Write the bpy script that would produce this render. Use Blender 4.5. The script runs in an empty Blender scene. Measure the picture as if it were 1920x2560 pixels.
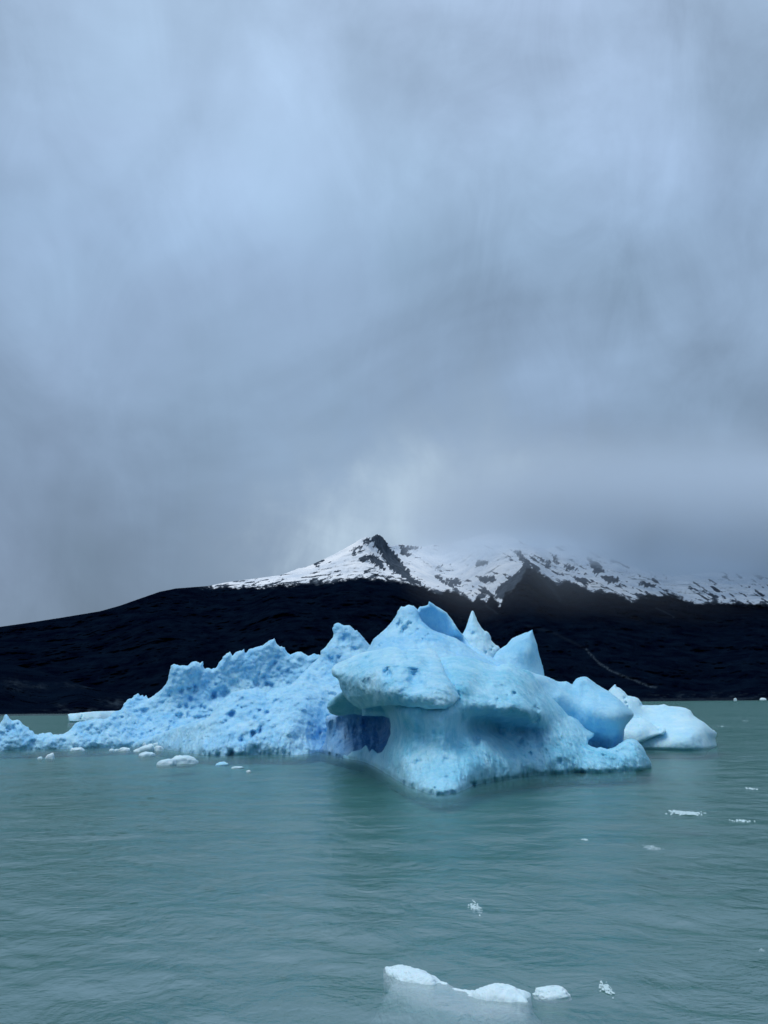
import bpy, math, random
import numpy as np
from mathutils import Vector, Matrix

# ------------------------------------------------------------------ camera, light, exposure
S = bpy.context.scene
COL = S.collection
R_ = math.radians
CAM_H = 5.0
F = 1849.0                      # focal length in pixels of a 1920 x 2560 frame
PITCH = R_(14.39)
ROLL = R_(0.5)

cam = bpy.data.cameras.new('camera')
cam.sensor_fit = 'VERTICAL'
cam.sensor_height = 36.0
cam.lens = 36.0 * F / 2560.0
cam.clip_start = 0.1
cam.clip_end = 90000
camo = bpy.data.objects.new('camera', cam)
COL.objects.link(camo)
rot = Matrix.Rotation(math.pi / 2 + PITCH, 4, 'X') @ Matrix.Rotation(-ROLL, 4, 'Z')
camo.matrix_world = Matrix.Translation((0, 0, CAM_H)) @ rot
S.camera = camo
RM = np.array(rot.to_3x3())

S.render.engine = 'CYCLES'
S.view_settings.view_transform = 'Standard'
S.view_settings.look = 'None'
S.view_settings.exposure = 0.0
S.view_settings.gamma = 1.0
S.view_settings.use_curve_mapping = False
S.cycles.use_denoising = True
S.cycles.max_bounces = 10
S.cycles.diffuse_bounces = 5
S.cycles.glossy_bounces = 3
S.cycles.transmission_bounces = 4
S.cycles.transparent_max_bounces = 12
S.cycles.volume_bounces = 6
S.cycles.volume_step_rate = 1.0
S.cycles.volume_max_steps = 96
S.cycles.caustics_reflective = False
S.cycles.caustics_refractive = False

def nd(nt, typ, **kw):
    n = nt.nodes.new(typ)
    for k, v in kw.items():
        if k.startswith('i_'):
            key = k[2:].replace('_', ' ')
            n.inputs[key].default_value = v
        else:
            setattr(n, k, v)
    return n

def math_(nt, op, a, b=None, c=None, clamp=False):
    n = nt.nodes.new('ShaderNodeMath'); n.operation = op; n.use_clamp = clamp
    for i, v in enumerate((a, b, c)):
        if v is None: continue
        if isinstance(v, (int, float)): n.inputs[i].default_value = v
        else: nt.links.new(v, n.inputs[i])
    return n.outputs[0]

def mixc(nt, fac, a, b, blend='MIX'):
    n = nt.nodes.new('ShaderNodeMix'); n.data_type = 'RGBA'; n.blend_type = blend
    for s, v in ((n.inputs[0], fac), (n.inputs[6], a), (n.inputs[7], b)):
        if isinstance(v, (int, float)): s.default_value = v
        elif isinstance(v, (tuple, list)): s.default_value = (*v[:3], 1)
        else: nt.links.new(v, s)
    return n.outputs[2]

def ramp(nt, fac, stops, interp='LINEAR'):
    n = nt.nodes.new('ShaderNodeValToRGB'); cr = n.color_ramp; cr.interpolation = interp
    while len(cr.elements) < len(stops): cr.elements.new(0.5)
    for e, (p, c) in zip(cr.elements, stops):
        e.position = p
        e.color = (*c, 1) if isinstance(c, (tuple, list)) else (c, c, c, 1)
    nt.links.new(fac, n.inputs[0])
    return n.outputs[0]

def noise(nt, vec, scale, detail=3, rough=0.5, dist=0.0, dim='3D'):
    n = nt.nodes.new('ShaderNodeTexNoise'); n.noise_dimensions = dim
    n.inputs['Scale'].default_value = scale; n.inputs['Detail'].default_value = detail
    n.inputs['Roughness'].default_value = rough; n.inputs['Distortion'].default_value = dist
    if vec is not None: nt.links.new(vec, n.inputs['Vector'])
    return n.outputs['Fac']

def mapping(nt, vec, scale=(1, 1, 1), rot=(0, 0, 0), loc=(0, 0, 0)):
    n = nt.nodes.new('ShaderNodeMapping')
    n.inputs['Scale'].default_value = scale; n.inputs['Rotation'].default_value = rot; n.inputs['Location'].default_value = loc
    nt.links.new(vec, n.inputs['Vector'])
    return n.outputs[0]

# --- pixel (1920 x 2560 frame) -> ray with y component 1
def rays(px, py):
    px = np.asarray(px, float); py = np.asarray(py, float)
    d = np.stack([(px - 960) / F, -(py - 1280) / F, -np.ones_like(px)], -1) @ RM.T
    return d / d[..., 1:2]
def at(px, py, Y):
    p = rays(px, py) * np.asarray(Y, float)[..., None]
    p[..., 2] += CAM_H
    return p
def water_y(px, py):
    return -CAM_H / rays(px, py)[..., 2]

# --- world: overcast cloud deck over a Nishita sky
SUN_EL, SUN_AZ = R_(70), R_(-115)     # azimuth from +Y towards +X
world = bpy.data.worlds.new('World'); S.world = world; world.use_nodes = True
nt = world.node_tree; nt.nodes.clear()
tc = nd(nt, 'ShaderNodeTexCoord')
gen = tc.outputs['Generated']
sky = nd(nt, 'ShaderNodeTexSky', sky_type='NISHITA', sun_disc=False, sun_elevation=SUN_EL, sun_rotation=SUN_AZ, altitude=200.0)
sep = nd(nt, 'ShaderNodeSeparateXYZ'); nt.links.new(gen, sep.inputs[0])
# elevation gradient of the cloud deck
elev = ramp(nt, math_(nt, 'MAXIMUM', sep.outputs[2], 0.0), [(0.0, (.185, .255, .350)), (0.17, (.208, .298, .412)), (0.36, (.240, .350, .49)), (0.55, (.31, .455, .64)), (0.75, (.40, .55, .75)), (1.0, (.56, .69, .90))])
# large soft cloud folds
w1 = noise(nt, mapping(nt, gen, (1.0, 1.0, 1.6), (0, 0.5, 0), (3.1, 0.4, 0.2)), 1.7, 4, 0.5, 0.9)
w2 = noise(nt, mapping(nt, gen, (1.0, 1.0, 1.2), (0, -0.55, 0), (1.7, 2.2, 5.0)), 3.6, 6, 0.55, 0.6)
w3 = noise(nt, mapping(nt, gen, (1.6, 1.0, 0.7), (0, 0.35, 0), (0.7, 4.2, 1.0)), 6.0, 7, 0.6, 0.8)
fold = math_(nt, 'ADD', math_(nt, 'ADD', math_(nt, 'MULTIPLY', w1, 0.60), math_(nt, 'MULTIPLY', w2, 0.45)), math_(nt, 'MULTIPLY', w3, 0.32))
fold = math_(nt, 'ADD', math_(nt, 'MULTIPLY', math_(nt, 'SUBTRACT', fold, 0.68), 1.55), 1.0)
cloud = mixc(nt, 1.0, elev, (1, 1, 1), 'MULTIPLY')
cm = nd(nt, 'ShaderNodeVectorMath', operation='SCALE'); nt.links.new(cloud, cm.inputs[0]); nt.links.new(fold, cm.inputs['Scale'])
cloudc = cm.outputs[0]
def glow(px, py, rad, amount, sx=1.0):
    """thinner place in the cloud deck in the direction of a pixel"""
    d = rays(px, py); d = d / np.linalg.norm(d)
    vm = nd(nt, 'ShaderNodeVectorMath', operation='SUBTRACT'); nt.links.new(gen, vm.inputs[0]); vm.inputs[1].default_value = tuple(d)
    v2 = nd(nt, 'ShaderNodeVectorMath', operation='MULTIPLY'); nt.links.new(vm.outputs[0], v2.inputs[0]); v2.inputs[1].default_value = (1 / sx, 1, 1)
    ln = nd(nt, 'ShaderNodeVectorMath', operation='LENGTH'); nt.links.new(v2.outputs[0], ln.inputs[0])
    x = math_(nt, 'DIVIDE', math_(nt, 'ADD', ln.outputs['Value'], math_(nt, 'MULTIPLY', math_(nt, 'SUBTRACT', math_(nt, 'ADD', w2, math_(nt, 'MULTIPLY', w3, 0.8)), 0.9), rad * 2.6)), rad)
    g = math_(nt, 'POWER', 2.718, math_(nt, 'MULTIPLY', math_(nt, 'MULTIPLY', x, x), -1.0))
    return math_(nt, 'MULTIPLY', g, amount)
gw = glow(985, 1310, 0.10, 1.0, 1.6)
gl = math_(nt, 'ADD', math_(nt, 'ADD', glow(480, 480, 0.22, 0.14, 0.8), glow(700, 1120, 0.16, 0.10, 1.2)), 1.0)
cs = nd(nt, 'ShaderNodeVectorMath', operation='SCALE'); nt.links.new(cloudc, cs.inputs[0]); nt.links.new(gl, cs.inputs['Scale'])
tintn = ramp(nt, noise(nt, mapping(nt, gen, (1, 1, 1), (0, 0, 0), (8, 2, 3)), 2.2, 3, 0.5, 0.5), [(0.35, (1.0, 1.0, 1.0)), (0.65, (1.025, 0.985, 1.01))])
csv = mixc(nt, 1.0, cs.outputs[0], tintn, 'MULTIPLY')
skyc = mixc(nt, math_(nt, 'MINIMUM', gw, 1.0), csv, (.50, .645, .79))
bg1 = nd(nt, 'ShaderNodeBackground'); nt.links.new(skyc, bg1.inputs['Color']); bg1.inputs['Strength'].default_value = 0.98
bg2 = nd(nt, 'ShaderNodeBackground'); nt.links.new(sky.outputs[0], bg2.inputs['Color']); bg2.inputs['Strength'].default_value = 0.08
mx = nd(nt, 'ShaderNodeMixShader'); mx.inputs[0].default_value = 0.06
nt.links.new(bg1.outputs[0], mx.inputs[1]); nt.links.new(bg2.outputs[0], mx.inputs[2])
out = nd(nt, 'ShaderNodeOutputWorld'); nt.links.new(mx.outputs[0], out.inputs['Surface'])
world.cycles.sampling_method = 'MANUAL'; world.cycles.sample_map_resolution = 512

sun = bpy.data.lights.new('sun', 'SUN'); sun.energy = 1.62; sun.angle = R_(35); sun.color = (1.0, 0.97, 0.92)
suno = bpy.data.objects.new('sun', sun); COL.objects.link(suno)
sd = Vector((math.sin(SUN_AZ) * math.cos(SUN_EL), math.cos(SUN_AZ) * math.cos(SUN_EL), math.sin(SUN_EL)))
suno.rotation_euler = (-sd).to_track_quat('-Z', 'Y').to_euler()
suno.location = (0, -20, 60)

# ------------------------------------------------------------------ numpy helpers
_rs = np.random.RandomState(11)
_perm = np.concatenate([_rs.permutation(256)] * 3)
_g = _rs.normal(size=(256, 3)); _g /= np.linalg.norm(_g, axis=1)[:, None]
def perlin(P):
    P = np.asarray(P, float); I = np.floor(P).astype(int); f = P - I; I = I & 255
    u = f * f * f * (f * (f * 6 - 15) + 10)
    r = 0
    for a in (0, 1):
        for b in (0, 1):
            for c in (0, 1):
                h = _perm[_perm[_perm[(I[:, 0] + a) & 255] + ((I[:, 1] + b) & 255)] + ((I[:, 2] + c) & 255)]
                dot = (_g[h] * (f - (a, b, c))).sum(1)
                w = (u[:, 0] if a else 1 - u[:, 0]) * (u[:, 1] if b else 1 - u[:, 1]) * (u[:, 2] if c else 1 - u[:, 2])
                r = r + w * dot
    return r * 1.6
def fbm(P, oct=4, gain=0.5, ridged=False):
    s = 0; a = 1.0; t = 0
    P = np.asarray(P, float)
    for k in range(oct):
        n = perlin(P * 2 ** k + 17.3 * k)
        if ridged: n = 1 - 2 * np.abs(n)
        s = s + a * n; t += a; a *= gain
    return s / t
def rbf(pts, vals, q):
    """thin plate spline through pts (n,2) -> vals, evaluated at q"""
    pts = np.asarray(pts, float) / 100; q = np.asarray(q, float) / 100; n = len(pts)
    def U(r2): return np.where(r2 > 1e-12, r2 * np.log(np.maximum(r2, 1e-12)), 0)
    K = U(((pts[:, None] - pts[None]) ** 2).sum(-1)) + np.eye(n) * 0.02
    P = np.c_[np.ones(n), pts]
    A = np.zeros((n + 3, n + 3)); A[:n, :n] = K; A[:n, n:] = P; A[n:, :n] = P.T
    w = np.linalg.solve(A, np.r_[vals, 0, 0, 0])
    o = np.empty(len(q))
    for s in range(0, len(q), 20000):
        qq = q[s:s + 20000]
        o[s:s + 20000] = U(((qq[:, None] - pts[None]) ** 2).sum(-1)) @ w[:n] + np.c_[np.ones(len(qq)), qq] @ w[n:]
    return o
def poly_dist(poly, q):
    """distance to outline, nearest point, inside flag"""
    a = np.asarray(poly, float); b = np.roll(a, -1, 0)
    D = np.empty(len(q)); N = np.empty((len(q), 2)); I = np.zeros(len(q), bool)
    for s in range(0, len(q), 8000):
        p = q[s:s + 8000]
        ab = b - a; ap = p[:, None] - a[None]
        t = np.clip((ap * ab).sum(-1) / np.maximum((ab ** 2).sum(-1), 1e-9), 0, 1)
        c = a[None] + t[..., None] * ab[None]
        d2 = ((p[:, None] - c) ** 2).sum(-1); k = d2.argmin(1); ar = np.arange(len(p))
        D[s:s + 8000] = np.sqrt(d2[ar, k]); N[s:s + 8000] = c[ar, k]
        y = p[:, 1:2]; x = p[:, 0:1]
        cond = (a[None, :, 1] > y) != (b[None, :, 1] > y)
        with np.errstate(divide='ignore', invalid='ignore'):
            xi = a[None, :, 0] + (y - a[None, :, 1]) * ab[None, :, 0] / ab[None, :, 1]
        I[s:s + 8000] = (cond & (x < xi)).sum(1) % 2 == 1
    return D, N, I
def smooth(x, a, b):
    t = np.clip((x - a) / (b - a), 0, 1); return t * t * (3 - 2 * t)

def mesh_np(name, V, Fq, mat, parent=None, attrs=None, origin=None, smooth_=True):
    V = np.asarray(V, float)
    if origin is None and parent is None:
        origin = (V[:, 0].mean(), V[:, 1].mean(), 0.0)
    if origin is not None: V = V - np.asarray(origin)
    me = bpy.data.meshes.new(name)
    me.vertices.add(len(V)); me.vertices.foreach_set('co', V.astype(np.float32).ravel())
    k = Fq.shape[1]
    me.loops.add(Fq.size); me.loops.foreach_set('vertex_index', Fq.astype(np.int32).ravel())
    me.polygons.add(len(Fq)); me.polygons.foreach_set('loop_start', np.arange(0, Fq.size, k, dtype=np.int32))
    me.polygons.foreach_set('loop_total', np.full(len(Fq), k, np.int32))
    me.update(calc_edges=True); me.validate()
    if smooth_: me.polygons.foreach_set('use_smooth', np.ones(len(me.polygons), bool))
    for an, av in (attrs or {}).items():
        at_ = me.attributes.new(an, 'FLOAT', 'POINT'); at_.data.foreach_set('value', av.astype(np.float32))
    me.materials.append(mat)
    o = bpy.data.objects.new(name, me); COL.objects.link(o)
    if origin is not None: o.location = origin
    if parent is not None:
        o.parent = parent; o.matrix_parent_inverse = Matrix.Translation(-Vector(parent.location))
    return o

def roughen(poly, amp, seg=4.0, seed=0):
    """add small teeth to a traced outline"""
    rs = np.random.RandomState(seed); out_ = []
    n = len(poly)
    for i in range(n):
        a = np.array(poly[i], float); b = np.array(poly[(i + 1) % n], float)
        L = np.linalg.norm(b - a); m = max(1, int(L / seg)); nn = np.array([-(b - a)[1], (b - a)[0]]) / max(L, 1e-6)
        out_.append(a)
        for k in range(1, m):
            out_.append(a + (b - a) * k / m + nn * rs.normal() * amp * 0.5)
    return np.array(out_)

def sheet(name, poly, ctrl, mat, parent=None, step=2.0, R=16, T=3.0, edge=0.9, rough=0.6, n1=(0.35, 0.5), n2=(0.12, 1.6),
          streak=0.0, pits=(), seed=0, R2=50, ridged=False, undercut=0.35, origin=None, terr=0.0, pitk=1.0):
    """A solid of ice: outline traced in the frame, carried out to its own distance; front surface through depth control points,
    rounded rim, real thickness behind."""
    rs = np.random.RandomState(seed)
    poly = roughen(poly, rough, seed=seed)
    x0, y0 = poly.min(0) - step * 1.5; x1, y1 = poly.max(0) + step * 1.5
    xs = np.arange(x0, x1 + step, step); ys = np.arange(y0, y1 + step, step)
    GX, GY = np.meshgrid(xs, ys); sh = GX.shape
    q = np.c_[GX.ravel(), GY.ravel()]
    D, N, I = poly_dist(poly, q)
    Ig = I.reshape(sh)
    nb = np.zeros(sh, bool)
    pad = np.pad(Ig, 1)
    for dy in (0, 1, 2):
        for dx in (0, 1, 2):
            nb |= pad[dy:dy + sh[0], dx:dx + sh[1]]
    bd = (nb & ~Ig).ravel()
    q[bd] = N[bd]; D[bd] = 0
    use = I | bd
    idx = -np.ones(len(q), int); idx[use] = np.arange(use.sum())
    g = idx.reshape(sh)
    quads = np.stack([g[:-1, :-1], g[1:, :-1], g[1:, 1:], g[:-1, 1:]], -1).reshape(-1, 4)
    ins = I.reshape(sh)
    anyin = (ins[:-1, :-1] | ins[1:, :-1] | ins[1:, 1:] | ins[:-1, 1:]).ravel()
    quads = quads[(quads >= 0).all(1) & anyin]
    p = q[use]; d = D[use]; onb = bd[use]
    c = np.array(ctrl, float)
    Y = rbf(c[:, :2], c[:, 2], p)
    e = np.clip(d / R, 0, 1); prof = np.sqrt(np.clip(1 - (1 - e) ** 2, 0, 1))
    base = at(p[:, 0], p[:, 1], Y)
    yf = Y + edge * (1 - prof)
    fade = np.clip(d / 10, 0, 1)
    yf += fade * (n1[0] * fbm(base * n1[1] + seed * 3.7, 3, 0.5, ridged) + n2[0] * fbm(base * n2[1] + seed * 1.9 + 50, 4, 0.55))
    if streak:
        sp = base * (1.5, 0.4, 0.28) + seed
        low = smooth(base[:, 2], 4.5, 1.2)
        yf += fade * streak * fbm(sp, 4, 0.6) * (0.25 + 0.75 * low)
    if terr:
        yf += fade * terr * np.sin(base[:, 2] * 2.2 + 3 * fbm(base * 0.3 + 9, 2)) * 0.5
    for (a, b, r, dep) in pits:
        m = np.where((np.abs(p[:, 0] - a) < 2.6 * r) & (np.abs(p[:, 1] - b) < 2.6 * r))[0]
        if not len(m): continue
        pm = p[m]; wq = pm / (r * 1.6)
        wx = fbm(np.c_[wq, wq[:, :1] * 0 + a * .37], 2, 0.5); wy = fbm(np.c_[wq, wq[:, :1] * 0 + b * .53 + 40], 2, 0.5)
        dd = np.hypot(pm[:, 0] - a + wx * r * 0.8, (pm[:, 1] - b + wy * r * 0.8) * 0.85) / r
        yf[m] += pitk * dep * np.exp(-(dd * 0.95) ** 2.6)
    zz = at(p[:, 0], p[:, 1], yf)[:, 2]
    yf += undercut * smooth(zz, 0.35, 0.0) * 1.0
    e2 = np.clip(d / R2, 0, 1); prof2 = np.sqrt(np.clip(1 - (1 - e2) ** 2, 0, 1))
    yb = Y + edge + T * prof2 + fade * 0.3 * fbm(base * 0.5 + 99, 3)
    yb = np.maximum(yb, yf + 0.02)
    Vf = at(p[:, 0], p[:, 1], yf); Vb = at(p[:, 0], p[:, 1], yb)
    ii = np.where(~onb)[0]
    bidx = np.arange(len(p)); bidx[ii] = len(p) + np.arange(len(ii))
    V = np.r_[Vf, Vb[ii]]
    back = bidx[quads][:, ::-1]
    return mesh_np(name, V, np.r_[quads, back], mat, parent, origin=origin)

def empty(name, loc):
    o = bpy.data.objects.new(name, None); o.empty_display_size = 1; o.location = loc; COL.objects.link(o); return o
def tag(o, label=None, cat=None, group=None, kind=None):
    if label: o['label'] = label
    if cat: o['category'] = cat
    if group: o['group'] = group
    if kind: o['kind'] = kind
    return o

# ------------------------------------------------------------------ materials
def new_mat(name):
    m = bpy.data.materials.new(name); m.use_nodes = True; nt = m.node_tree; nt.nodes.clear()
    o = nd(nt, 'ShaderNodeOutputMaterial'); b = nd(nt, 'ShaderNodeBsdfPrincipled'); nt.links.new(b.outputs[0], o.inputs[0])
    return m, nt, b, o

def ice_mat(name, blue, pale, cell=0.0, cellscale=1.6, fine=0.03, sss=0.10, frost=0.5, silt=6.0, mott=1.0):
    m, nt, b, o = new_mat(name)
    geo = nd(nt, 'ShaderNodeNewGeometry'); pos = geo.outputs['Position']
    sp = nd(nt, 'ShaderNodeSeparateXYZ'); nt.links.new(pos, sp.inputs[0])
    big = noise(nt, pos, 0.35, 4, 0.55, 0.4)
    mid = noise(nt, mapping(nt, pos, (1, 1, 0.55)), 1.7, 6, 0.65, 0.2)
    grain = noise(nt, pos, 9.0, 5, 0.75)
    f = math_(nt, 'ADD', math_(nt, 'MULTIPLY', big, 0.7), math_(nt, 'MULTIPLY', mid, 0.5))
    f = math_(nt, 'MULTIPLY', math_(nt, 'SUBTRACT', f, 0.42), 2.8, clamp=True)
    # wave-washed bubbly ice near the waterline is whiter
    low = math_(nt, 'MULTIPLY', math_(nt, 'SUBTRACT', 3.2, math_(nt, 'ADD', sp.outputs[2], math_(nt, 'MULTIPLY', mid, 3.2))), 0.55, clamp=True)
    f2 = math_(nt, 'MAXIMUM', f, math_(nt, 'MULTIPLY', low, frost))
    col = mixc(nt, f2, blue, pale)
    col = mixc(nt, math_(nt, 'MULTIPLY', math_(nt, 'SUBTRACT', grain, 0.5), 0.9, clamp=True), col, (0.86, 0.93, 0.98))
    # underwater turquoise glow and silt murk painted into the ice colour by depth
    dep = math_(nt, 'SUBTRACT', 1.0, math_(nt, 'POWER', 2.718, math_(nt, 'MULTIPLY', math_(nt, 'MINIMUM', math_(nt, 'ADD', sp.outputs[2], 0.12), 0.0), silt)))
    tq = math_(nt, 'SUBTRACT', 1.0, math_(nt, 'POWER', 2.718, math_(nt, 'MULTIPLY', math_(nt, 'MINIMUM', math_(nt, 'ADD', sp.outputs[2], 0.12), 0.0), 6.0)))
    col = mixc(nt, tq, col, (.42, .80, .82))
    col = mixc(nt, dep, col, (.058, .204, .182))
    nt.links.new(col, b.inputs['Base Color'])
    b.inputs['Roughness'].default_value = 0.42
    b.inputs['IOR'].default_value = 1.31
    b.inputs['Specular IOR Level'].default_value = 0.35
    b.inputs['Subsurface Weight'].default_value = sss
    b.inputs['Subsurface Radius'].default_value = (0.08, 0.22, 0.40)
    b.inputs['Subsurface Scale'].default_value = 0.5
    # relief
    h = math_(nt, 'ADD', math_(nt, 'MULTIPLY', math_(nt, 'SUBTRACT', mid, 0.5), fine * 3.0),
              math_(nt, 'MULTIPLY', math_(nt, 'SUBTRACT', grain, 0.5), fine))
    if cell:
        wv = nd(nt, 'ShaderNodeTexNoise'); wv.inputs['Scale'].default_value = 1.3; wv.inputs['Detail'].default_value = 3
        nt.links.new(pos, wv.inputs['Vector'])
        off = nd(nt, 'ShaderNodeVectorMath', operation='SCALE'); off.inputs['Scale'].default_value = 0.9; nt.links.new(wv.outputs['Color'], off.inputs[0])
        add = nd(nt, 'ShaderNodeVectorMath', operation='ADD'); nt.links.new(pos, add.inputs[0]); nt.links.new(off.outputs[0], add.inputs[1])
        cmod = ramp(nt, noise(nt, pos, 0.22, 3, 0.5, 0.5), [(0.36, 0.15), (0.62, 1.25)])
        for sc_, am in ((cellscale, 1.0), (cellscale * 2.6, 0.42)):
            vo = nd(nt, 'ShaderNodeTexVoronoi', feature='SMOOTH_F1'); vo.inputs['Scale'].default_value = sc_
            vo.inputs['Smoothness'].default_value = 0.35
            nt.links.new(add.outputs[0], vo.inputs['Vector'])
            h = math_(nt, 'ADD', h, math_(nt, 'MULTIPLY', cmod, math_(nt, 'MULTIPLY', math_(nt, 'SUBTRACT', vo.outputs['Distance'], 0.4), cell * am)))
    dp = nd(nt, 'ShaderNodeDisplacement'); dp.inputs['Midlevel'].default_value = 0.0; dp.inputs['Scale'].default_value = 1.0
    nt.links.new(h, dp.inputs['Height']); nt.links.new(dp.outputs[0], o.inputs['Displacement'])
    m.displacement_method = 'BOTH'
    return m

ICE_WING = ice_mat('spongy_ice', (.20, .57, .88), (.48, .81, .98), cell=0.12, cellscale=1.1, fine=0.06, frost=0.8, sss=0.25)
ICE_PEAK = ice_mat('peak_ice', (.20, .57, .88), (.45, .79, .97), cell=0.05, cellscale=0.9, fine=0.05, sss=0.25)
ICE_BODY = ice_mat('teal_ice', (.13, .54, .76), (.44, .79, .96), cell=0.035, cellscale=1.3, fine=0.05, frost=0.9, sss=0.3)
ICE_LIP = ice_mat('frosted_ice', (.20, .60, .84), (.52, .84, 1.0), cell=0.06, cellscale=1.8, fine=0.06, frost=0.9, sss=0.25)
ICE_CAVE_SHADE = ice_mat('shaded_blue_ice', (.03, .26, .60), (.36, .63, .86), cell=0.05, cellscale=1.3, fine=0.06, frost=0.55)  # bluer cave ice, its colour also darkened to deepen the cave's shade
ICE_SMOOTH = ice_mat('smooth_ice', (.22, .61, .87), (.44, .78, .96), fine=0.05, sss=0.3)
ICE_PALE = ice_mat('pale_ice', (.40, .75, .94), (.62, .89, .99), fine=0.05, sss=0.25)
ICE_WHITE = ice_mat('white_ice', (.52, .78, .86), (.80, .91, .94), cell=0.03, cellscale=9, fine=0.014, silt=3.4)
ICE_CHUNK = ice_mat('chunk_ice', (.46, .76, .88), (.74, .89, .95), cell=0.03, cellscale=4, fine=0.02, silt=6.0)

# ------------------------------------------------------------------ water
def horizon_y(x): return 1754.5 - (x - 960) * math.tan(ROLL)

m, nt, b, o = new_mat('glacial_water')
geo = nd(nt, 'ShaderNodeNewGeometry'); pos = geo.outputs['Position']
big = noise(nt, mapping(nt, pos, (0.5, 1, 1), (0, 0, 0.3)), 0.035, 4, 0.55, 0.6)
midn = noise(nt, mapping(nt, pos, (0.5, 1, 1), (0, 0, 0.25)), 0.3, 4, 0.6, 0.5)
wc = mixc(nt, ramp(nt, big, [(0.35, 0.0), (0.65, 1.0)]), (.070, .220, .198), (.098, .258, .226))
wc = mixc(nt, math_(nt, 'MULTIPLY', ramp(nt, midn, [(0.4, 0.0), (0.7, 1.0)]), 0.35), wc, (.060, .185, .195))
nt.links.new(wc, b.inputs['Base Color'])
# ripples
r1 = noise(nt, mapping(nt, pos, (0.85, 1.0, 1), (0, 0, 0.5)), 0.8, 6, 0.58, 0.9)
r2 = noise(nt, mapping(nt, pos, (0.9, 1.1, 1), (0, 0, -0.4)), 4.0, 4, 0.6, 0.4)
r3 = noise(nt, mapping(nt, pos, (0.7, 1.3, 1), (0, 0, 0.1)), 0.22, 3, 0.5, 0.5)
patch = noise(nt, mapping(nt, pos, (0.5, 1, 1)), 0.06, 3, 0.5, 0.8)
calm = math_(nt, 'ADD', 0.25, math_(nt, 'MULTIPLY', ramp(nt, patch, [(0.38, 0.0), (0.62, 1.0)]), 0.9))
h = math_(nt, 'ADD', math_(nt, 'MULTIPLY', r1, 0.14), math_(nt, 'MULTIPLY', r2, 0.035))
h = math_(nt, 'MULTIPLY', h, calm)
h = math_(nt, 'ADD', h, math_(nt, 'MULTIPLY', r3, 0.25))
bp = nd(nt, 'ShaderNodeBump'); bp.inputs['Strength'].default_value = 1.0; bp.inputs['Distance'].default_value = 1.0
nt.links.new(h, bp.inputs['Height'])
nt.nodes.remove(b)
df = nd(nt, 'ShaderNodeBsdfDiffuse'); nt.links.new(wc, df.inputs['Color']); nt.links.new(bp.outputs[0], df.inputs['Normal'])
tr = nd(nt, 'ShaderNodeBsdfTransparent')
ms = nd(nt, 'ShaderNodeMixShader'); ms.inputs[0].default_value = 0.72
nt.links.new(df.outputs[0], ms.inputs[1]); nt.links.new(tr.outputs[0], ms.inputs[2])
gb = nd(nt, 'ShaderNodeBsdfGlossy'); gb.inputs['Roughness'].default_value = 0.16; nt.links.new(bp.outputs[0], gb.inputs['Normal'])
fr = nd(nt, 'ShaderNodeFresnel'); fr.inputs['IOR'].default_value = 1.333; nt.links.new(bp.outputs[0], fr.inputs['Normal'])
mf = nd(nt, 'ShaderNodeMixShader'); nt.links.new(math_(nt, 'MINIMUM', fr.outputs[0], 0.42), mf.inputs[0])
nt.links.new(ms.outputs[0], mf.inputs[1]); nt.links.new(gb.outputs[0], mf.inputs[2]); nt.links.new(mf.outputs[0], o.inputs['Surface'])
WATER = m

az = np.r_[np.linspace(-180, -40, 40, endpoint=False), np.linspace(-40, 40, 620), np.linspace(40, 180, 41)[1:]]
rr = np.r_[0.5, np.geomspace(2.0, 400, 420), np.geomspace(430, 60000, 40)]
AZ, RR = np.meshgrid(np.radians(az[:-1]), rr)
X = np.sin(AZ) * RR; Yw = np.cos(AZ) * RR
Pw = np.c_[X.ravel(), Yw.ravel(), np.zeros(X.size)]
amp = smooth(RR.ravel(), 250, 40)
front = smooth(np.abs(np.degrees(AZ.ravel())), 60, 40)
z = 0.11 * fbm(Pw * (0.16, 0.42, 0) + (0, 0, 3), 3, 0.5) + 0.05 * fbm((Pw @ np.array([[.92, .39, 0], [-.39, .92, 0], [0, 0, 1]])) * (0.35, 1.1, 0) + (4, 9, 7), 3, 0.5, True)
Pw[:, 2] = z * amp * front
nr, nc = X.shape
i = np.arange(nr - 1)[:, None]; j = np.arange(nc)[None]; j2 = (j + 1) % nc
Q = np.stack([i * nc + j, (i) * nc + j2, (i + 1) * nc + j2, (i + 1) * nc + j], -1).reshape(-1, 4)[:, ::-1]
wo = mesh_np('water', Pw, Q, WATER, origin=(0, 0, 0))
tag(wo, kind='structure')
# added opaque sheet under the surface, standing in for the milky water's depth
m, nt, b, o = new_mat('glacial_silt'); b.inputs['Base Color'].default_value = (.058, .204, .182, 1); b.inputs['Roughness'].default_value = 1; b.inputs['Specular IOR Level'].default_value = 0
a_ = np.radians(np.linspace(0, 360, 49)[:-1]); Vb = np.r_[[(0, 0, -0.9)], np.c_[np.sin(a_) * 61000, np.cos(a_) * 61000, a_ * 0 - 0.9]]
bo = mesh_np('murk_sheet', Vb, np.array([(0, 1 + (k + 1) % 48, 1 + k) for k in range(48)]), m, origin=(0, 0, 0)); tag(bo, kind='structure')

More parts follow.
